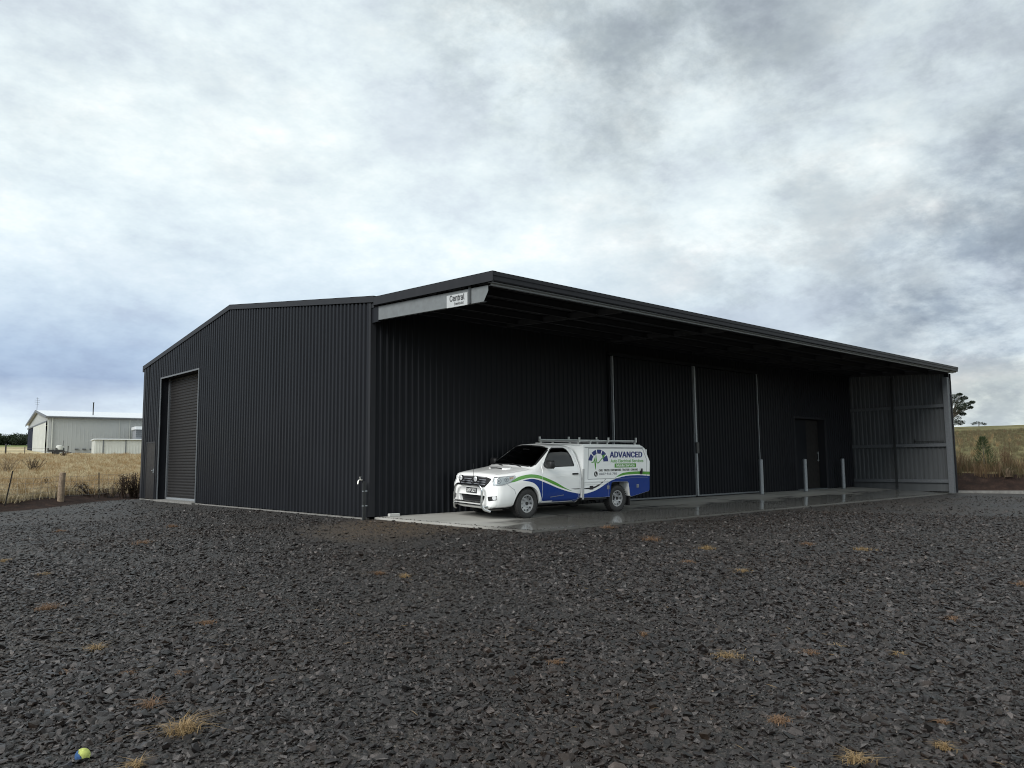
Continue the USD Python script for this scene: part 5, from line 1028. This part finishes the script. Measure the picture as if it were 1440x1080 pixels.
weed(11.2, 80.0, .7, .45, 16, 'dead_weed', 'small round dark weed in the field before the pale far shed', seed=9, dens=4.0)
weed(-2.2, 21.0, .5, .06, 4, 'dead_weed', 'tiny dark weed behind and right of the wooden post', seed=10, dens=2.0)

# grass on the field and hill
gp_ = [('grass_clump', blades(26, .34, .12, .7, .009, 50+i, base=.05), 'paddockgrass') for i in range(4)] + [('grass_clump', blades(24, .55, .10, .45, .007, 60+i, base=.05), 'straw') for i in range(2)]
def field_points(n, x0, x1, y0, y1, dmin, dmax, dens):
    x, y = rng.uniform(x0, x1, n), rng.uniform(y0, y1, n); a = np.arctan2(y-CEN[1], x-CEN[0]); d = np.hypot(x-CEN[0], y-CEN[1])-rb(a); k = (d > dmin) & (d < dmax) & (rng.uniform(size=n) < dens(d)); return x[k], y[k], d[k]
_u = 0
x1_, y1_, d1_ = field_points(26000, -10, 9, 13, 45, 1.35, 28, lambda d: np.clip(1.2*np.exp(-(d-1.5)/7), .16, 1))
x2_, y2_, d2_ = field_points(9000, -8, 26, 42, 92, 25, 80, lambda d: 0*d+1)
x, y, d = np.r_[x1_, x2_], np.r_[y1_, y2_], np.r_[d1_, d2_]; n = len(x); s_ = rng.uniform(.55, 1.15, n)*np.where(d < 5, 1.0, np.where(d < 26, .8, .95))
instancer('field_grass', gp_, np.stack([x, y, groundz(x, y)], 1), rng.choice(6, n, p=[.2, .2, .2, .2, .1, .1]), quats(rng.uniform(0, 6.28, n), 0*x, 0*x), np.stack([s_*1.3, s_*1.3, s_], 1))
hp_ = [('hill_grass_clump', blades(30, .8, .12, .35, .009, 70+i, base=.05), m) for i, m in enumerate(('strawbrown', 'hillgrass', 'strawbrown', 'straw'))] + [('hill_grass_clump', blades(30, .45, .16, .6, .010, 80, base=.05), 'hillgrass')]
x1_, y1_, d1_ = field_points(14000, 25, 60, -22, 14, 1.35, 8, lambda d: np.clip(1.3*np.exp(-(d-1.5)/5), .2, 1))
x2_, y2_, d2_ = field_points(9000, 30, 110, -16, 30, 8, 80, lambda d: 0*d+1)
x, y, d = np.r_[x1_, x2_], np.r_[y1_, y2_], np.r_[d1_, d2_]; n = len(x); near = d < 4.5
idx = np.where(near, rng.choice(5, n, p=[.36, .16, .22, .06, .2]), rng.choice(5, n, p=[.04, .3, .02, .04, .6])); s_ = np.where(near, rng.uniform(.6, 1.2, n), rng.uniform(.35, .7, n))
instancer('hill_grass', hp_, np.stack([x, y, groundz(x, y)], 1), idx, quats(rng.uniform(0, 6.28, n), 0*x, 0*x), np.stack([s_, s_, s_], 1))

# ================================================================ FAR BUILDINGS (left)
fs = thing('far_shed', 'long pale grey gabled shed with dark end door across the left field', 'shed', (14.5, 104.3, 2.95), -5.46)
FL, FWD, FH, FR_ = 44.0, 28.0, 5.0, 6.55
ft_ = lambda s: FH + (FR_-FH)*(1-abs(s-FWD/2)/(FWD/2)); ft_.breaks = [FWD/2]
obj('long_wall', [ribbed((0, 0, 0), (1, 0, 0), (0, -1, 0), (0, 0, 1), FL, -.6, FH, pitch=.5, depth=.010, base=.12, top=.05)], 'paleclad', fs)
gw = lambda a, b, z0: ribbed((0, a, 0), (0, 1, 0), (-1, 0, 0), (0, 0, 1), b-a, z0, (lambda f: f)(type('F', (), {'__call__': lambda self, s: ft_(a+s), 'breaks': [FWD/2-a] if a < FWD/2 < b else []})()), pitch=.5, depth=.03, base=.12, top=.05)
obj('gable_wall', [gw(0, 1.2, -.6), gw(1.2, 26.8, 4.3), gw(26.8, FWD, -.6)], 'paleclad', fs)
obj('back_wall', [bx(0, FL, FWD-.05, FWD, -.6, FH), bx(FL-.05, FL, 0, FWD, -.6, FH)], 'paleclad', fs)
rfq = []
for s in (0, 1):
    y0 = -.25 if s == 0 else FWD+.25; q = np.array([(x, y, z+dz) for x in (-.35, FL+.3) for y, z in ((y0, FH-.03), (FWD/2, FR_)) for dz in (.05, .13)]); rfq.append(trimesh.Trimesh(*hull_arrays(q), process=False))
fr_ = obj('roof', rfq, 'zinc', fs)
obj('gutter', [bx(-.3, FL, -.42, -.27, FH-.15, FH+.03)], 'gutterdark', fs)
obj('barge_capping', [trimesh.Trimesh(*hull_arrays(np.array([(x, y, z+dz) for x in (-.42, -.36) for y, z in ((y0, FH-.03), (FWD/2, FR_)) for dz in (-.16, .16)])), process=False) for y0 in (-.25, FWD+.25)], 'gutterdark', fs)
obj('end_door', [ribbed((-.12, 18.2, 0), (0, 1, 0), (-1, 0, 0), (0, 0, 1), 8.6, -.2, 4.25, pitch=.4)], 'slate', fs, label='dark blue-grey leaf of the end door')
obj('end_door', [ribbed((-.20, 1.3, 0), (0, 1, 0), (-1, 0, 0), (0, 0, 1), 16.8, -.2, 4.35, pitch=.6)], 'palewhite', fs, label='pale leaf of the end door')
obj('door_track', [bx(-.24, -.05, 1.0, 27, 4.3, 4.5)], 'gutterdark', fs)
obj('downpipe', [bx(.35, .47, -.16, -.04, -.4, FH-.1), bx(-.12, .02, .5, .62, -.4, FH-.2)], 'palewhite', fs)
obj('wall_joint', [bx(9.9, 10.0, -.06, -.035, -.4, FH-.1), bx(8.6, 8.66, -.05, -.035, -.4, FH-.1)], 'palewhite', fs)
obj('plinth', [bx(0, FL, -.10, -.04, -.6, -.12)], 'gutterdark', fs)
obj('flue', [tube([(5.9, 4.5, 5.2), (5.9, 4.5, 7.35)], .075, 10), tube([(5.9, 4.5, 7.35), (5.9, 4.5, 7.45)], .11, 10)], 'blackmetal', fs)
obj('antenna', [tube([(-.2, 14, 6.5), (-.2, 14, 8.6)], .028, 6)] + [tube([(-.2-w_, 14, z), (-.2+w_, 14, z)], .018, 5) for z, w_ in ((7.6, .25), (7.9, .34), (8.2, .34), (8.5, .22))], 'galvd', fs)
for q in np.arange(3.2, 7.4, .9): obj('wall_vent', bx(q, q+.45, -.16, -.04, .55, .70), 'gutterdark', fs)
hr = obj('hose_reel', [place(trimesh.creation.revolve(np.array([(0, 0), (.42, 0), (.5, .06), (.42, .14), (0, .14)]), sections=20), (7.05, -.06, 1.55), (1, 0, 0), (0, 0, 1)), bx(6.98, 7.12, -.2, -.08, 0, 1.2), bx(6.45, 6.6, -.2, -.1, 1.4, 1.65), bx(7.5, 7.65, -.2, -.1, 1.4, 1.65)], 'gutterdark', fs)

lw = thing('low_white_shed', 'low flat white shed in front of the pale grey shed, next to the charcoal wall', 'shed', (17.9, 95.0, 2.72), -10)
obj('wall', [ribbed((0, 0, 0), (1, 0, 0), (0, -1, 0), (0, 0, 1), 16, -.4, 1.86, pitch=.35, depth=.02), bx(0, .04, 0.02, 5, -.4, 1.86), bx(0.04, 16, 4.96, 5, -.4, 1.86), bx(15.96, 16, 0.02, 4.96, -.4, 1.86)], 'palewhite', lw)
obj('roof', [rbx(-.15, 16.2, -.2, 5.2, 1.88, 2.02, .02)], 'zinc', lw)
for x in (.95, 3.55, 6.0, 8.5): obj('wall_post', bx(x, x+.11, -.07, -.025, -.3, 1.86), 'galvd', lw)
obj('footing', [bx(-.02, 16, -.05, .0, -.6, -.28)], 'gutterdark', lw)
lv = thing('louvred_annexe', 'small grey louvred roof block between the two far sheds beside the charcoal wall', 'annexe', (24.0, 99.0, 2.9), -8)
obj('wall', [bx(0, 9, .1, 3, 1.5, 3.3)], 'vgrey', lv)
for z in np.arange(2.3, 3.2, .28): obj('louvre', bx(0, 9, 0.02, .09, z, z+.16), 'galvd', lv)
obj('roof', [rbx(-.15, 9.2, -.2, 3.2, 3.3, 3.72, .03)], 'zinc', lv)

tr_ = thing('farm_trailer', 'low dark farm trailer at the near corner of the pale far shed', 'trailer', (11.6, 89.8, gz_(11.6, 89.8)), -5)
obj('tray', [bx(0, 1.7, -.5, .5, .42, .52), bx(0, .08, -.5, .5, .52, .85), bx(.08, 1.7, -.5, -.45, .52, .66), bx(.08, 1.7, .45, .5, .52, .66)], 'blackmetal', tr_)
obj('drawbar', [tube([(1.7, 0, .45), (2.5, 0, .32)], .05, 6)], 'blackmetal', tr_)
for y in (-.58, .58): obj('wheel', place(trimesh.creation.revolve(np.array([(0, -.07), (.2, -.07), (.3, -.09), (.33, 0), (.3, .09), (.2, .07), (0, .07)]), sections=20), (.85, y, .32), (1, 0, 0), (0, 0, 1)), 'rubber', tr_)
tk = thing('spray_tank', 'small pale tank on a dark frame in front of the far shed wall', 'tank', (14.6, 98.0, gz_(14.6, 98.0)), 0)
obj('tank_body', [tube([(0, 0, .35), (0, 0, .42), (0, 0, 1.02), (0, 0, 1.12), (0, 0, 1.15)], np.array([.36, .42, .42, .34, .1]), 18)], 'palewhite', tk, smooth=40)
obj('frame', [bx(-.45, -.40, -.4, .4, 0, .8), bx(.40, .45, -.4, .4, 0, .8), bx(-.4, .4, -.4, -.36, .28, .34), bx(-.4, .4, .36, .4, .28, .34)], 'blackmetal', tk)
obj('outlet_pipe', [tube([(.3, -.3, 1.05), (.32, -.32, 1.75)], .035, 6)], 'blackmetal', tk)
ps = thing('stake', 'thin dark stake standing right of the pale tank by the far shed', 'stake', (15.55, 98, gz_(15.55, 98)))
obj('shaft', [tube([(0, 0, -.1), (.02, 0, 1.0)], .05, 6)], 'rust', ps); obj('cap', [tube([(.02, 0, 1.0), (.02, 0, 1.06)], .07, 6)], 'rust', ps)

# ================================================================ TREES
def leaf_cloud(centres, radii, n, size, seed, flat=.7):
    r = np.random.default_rng(seed); V = []
    for c, R in zip(centres, radii):
        for _ in range(n):
            d = r.normal(size=3); d /= np.linalg.norm(d); p = c + d*R*r.uniform(.35, 1)**.6*np.array([1, 1, flat]); a = r.normal(size=3); a /= np.linalg.norm(a); b = np.cross(a, r.normal(size=3)); b /= np.linalg.norm(b); s_ = size*r.uniform(.6, 1.3)
            V.append((p-a*s_, p+b*s_*.45, p+a*s_)); 
    V = np.array(V).reshape(-1, 3); return trimesh.Trimesh(V, np.arange(len(V)).reshape(-1, 3), process=False)
gx, gy = 122.4, 27.5; gz0 = gz_(gx, gy)
gt_ = thing('gum_tree', 'spreading dark gum tree on the hill just right of the canopy post', 'tree')
side_ = np.array([RT[0], RT[1], 0])/np.hypot(RT[0], RT[1]); dep_ = np.array([side_[1]*-1, side_[0], 0])
cl_ = [(-1.8, 0, 1.2, 1.5), (-.9, .4, 1.9, 1.4), (-2.2, .3, 2.8, 1.4), (-.6, -.3, 3.0, 1.2), (.5, .2, 3.4, 1.0), (-1.4, .2, 4.2, 1.3), (-.1, .0, 4.5, 1.0), (1.2, .1, 4.0, .75), (2.0, 0, 4.3, .5), (.9, .3, 5.0, .75), (-.9, -.1, 5.2, .9), (.2, .1, 5.55, .5), (1.7, 0, 3.5, .45), (-2.8, .1, 4.6, 1.2), (-3.2, 0, 3.4, 1.2), (-2.2, .2, 5.6, .7), (.4, 0, 2.5, .6), (.1, .4, 1.2, .9), (-1.2, 1.5, 3.0, 1.5), (-.5, -1.4, 3.6, 1.2), (-1.0, 1.4, 4.6, 1.1), (-3.4, 0, 1.8, 1.3)]
C_ = [np.array([gx, gy, gz0-.2]) + side_*a + dep_*b + np.array([0, 0, c]) for a, b, c, _ in cl_]
obj('crown', leaf_cloud(C_, [r[3]*.86 for r in cl_], 330, .16, 5, .50), 'gumleaf', gt_)
base = np.array([gx, gy, gz0]) - side_*1.4
obj('trunk', [tube(np.array([base-[0, 0, .4], base+[0, 0, 1.5], base+side_*.3+[0, 0, 2.6]]), np.array([.34, .26, .2]), 8)], 'bark', gt_)
for c in C_[3:16]: obj('limb', tube(np.array([base+[0, 0, 1.6], (base+c)/2+[0, 0, 1.0], c-[0, 0, .1]]), np.array([.15, .09, .04]), 6), 'bark', gt_)
f2 = thing('far_tree', 'tiny dark tree on the skyline right of the gum tree', 'tree'); tx, ty = 139.5, 30.2; tz = gz_(tx, ty)
b2 = np.array([tx, ty, tz]); obj('crown', leaf_cloud([b2+side_*a+[0, 0, c] for a, c in ((-.9, .5), (-.3, .65), (.4, .55), (1.0, .4))], [.4, .45, .4, .35], 90, .13, 6, .6), 'gumleaf', f2); obj('trunk', tube(np.array([b2-[0, 0, .3], b2+[0, 0, .6]]), .07, 6), 'bark', f2)
# green conical shrub and flax-like clump on the bank
sx, sy_ = 28.06, -3.79; sz = gz_(sx, sy_); sh = thing('green_shrub', 'green cone-shaped shrub among tall dry grass on the bank, right of the shed', 'shrub')
r_ = np.random.default_rng(12); V = []
for _ in range(1500):
    u = r_.uniform(0, 1)**.8; z = .1+1.4*u; rad = (.50*(1-u)**.8+.05)*r_.uniform(.3, 1.1); a_ = r_.uniform(0, 6.28); p = np.array([sx+rad*math.cos(a_), sy_+rad*math.sin(a_), sz+z]); d_ = np.array([math.cos(a_)*.6, math.sin(a_)*.6, r_.uniform(.3, 1.1)]); d_ /= np.linalg.norm(d_); s_ = r_.uniform(.06, .16); e_ = np.cross(d_, r_.normal(size=3)); e_ /= np.linalg.norm(e_); V.append((p-e_*.008, p+e_*.008, p+d_*s_))
V = np.array(V).reshape(-1, 3); obj('foliage', trimesh.Trimesh(V, np.arange(len(V)).reshape(-1, 3), process=False), 'shrubgreen', sh); obj('stem', tube(np.array([(sx, sy_, sz-.1), (sx, sy_, sz+1.2)]), np.array([.025, .008]), 6), 'bark', sh)
fx_, fy_ = 27.15, -4.95; fz = gz_(fx_, fy_); fl = thing('flax_clump', 'pale drooping dead strap-leaf clump on the bare bank, far right', 'plant'); g = blades(46, .5, .07, 1.1, .016, 91, curl=1.3); g.apply_translation([fx_, fy_, fz+.12]); obj('leaves', g, 'weedpale', fl)
for i, (x, y, h, lab) in enumerate([(27.9, -4.7, 1.35, 'tall brown seeding weed on the bank right of the green shrub'), (27.35, -2.9, 1.1, 'brown stalky weed on the bank beside the canopy post'), (28.1, -5.6, 1.2, 'tall brown weed at the right picture edge on the bank')]):
    weed(x, y, h, .35, 18, 'dead_weed', lab, 'strawbrown', seed=30+i, dens=2.0)
# distant hedge line behind the left field
r_ = np.random.default_rng(44); HC, HR = [], []
for t in np.linspace(0, 1, 200):
    x, y = -8+60*t, 205-6*t + r_.normal(0, 1.5); z = gz_(x, y); h = 2.7 + .7*math.sin(9*t) + r_.normal(0, .25); 
    for q in (0.25, .6, .85): HC.append(np.array([x+r_.normal(0, .5), y, z+h*q])); HR.append(r_.uniform(.9, 1.4))
tag(obj('tree_line', leaf_cloud(HC, HR, 70, .36, 45, .8), 'hedge'), kind='stuff')
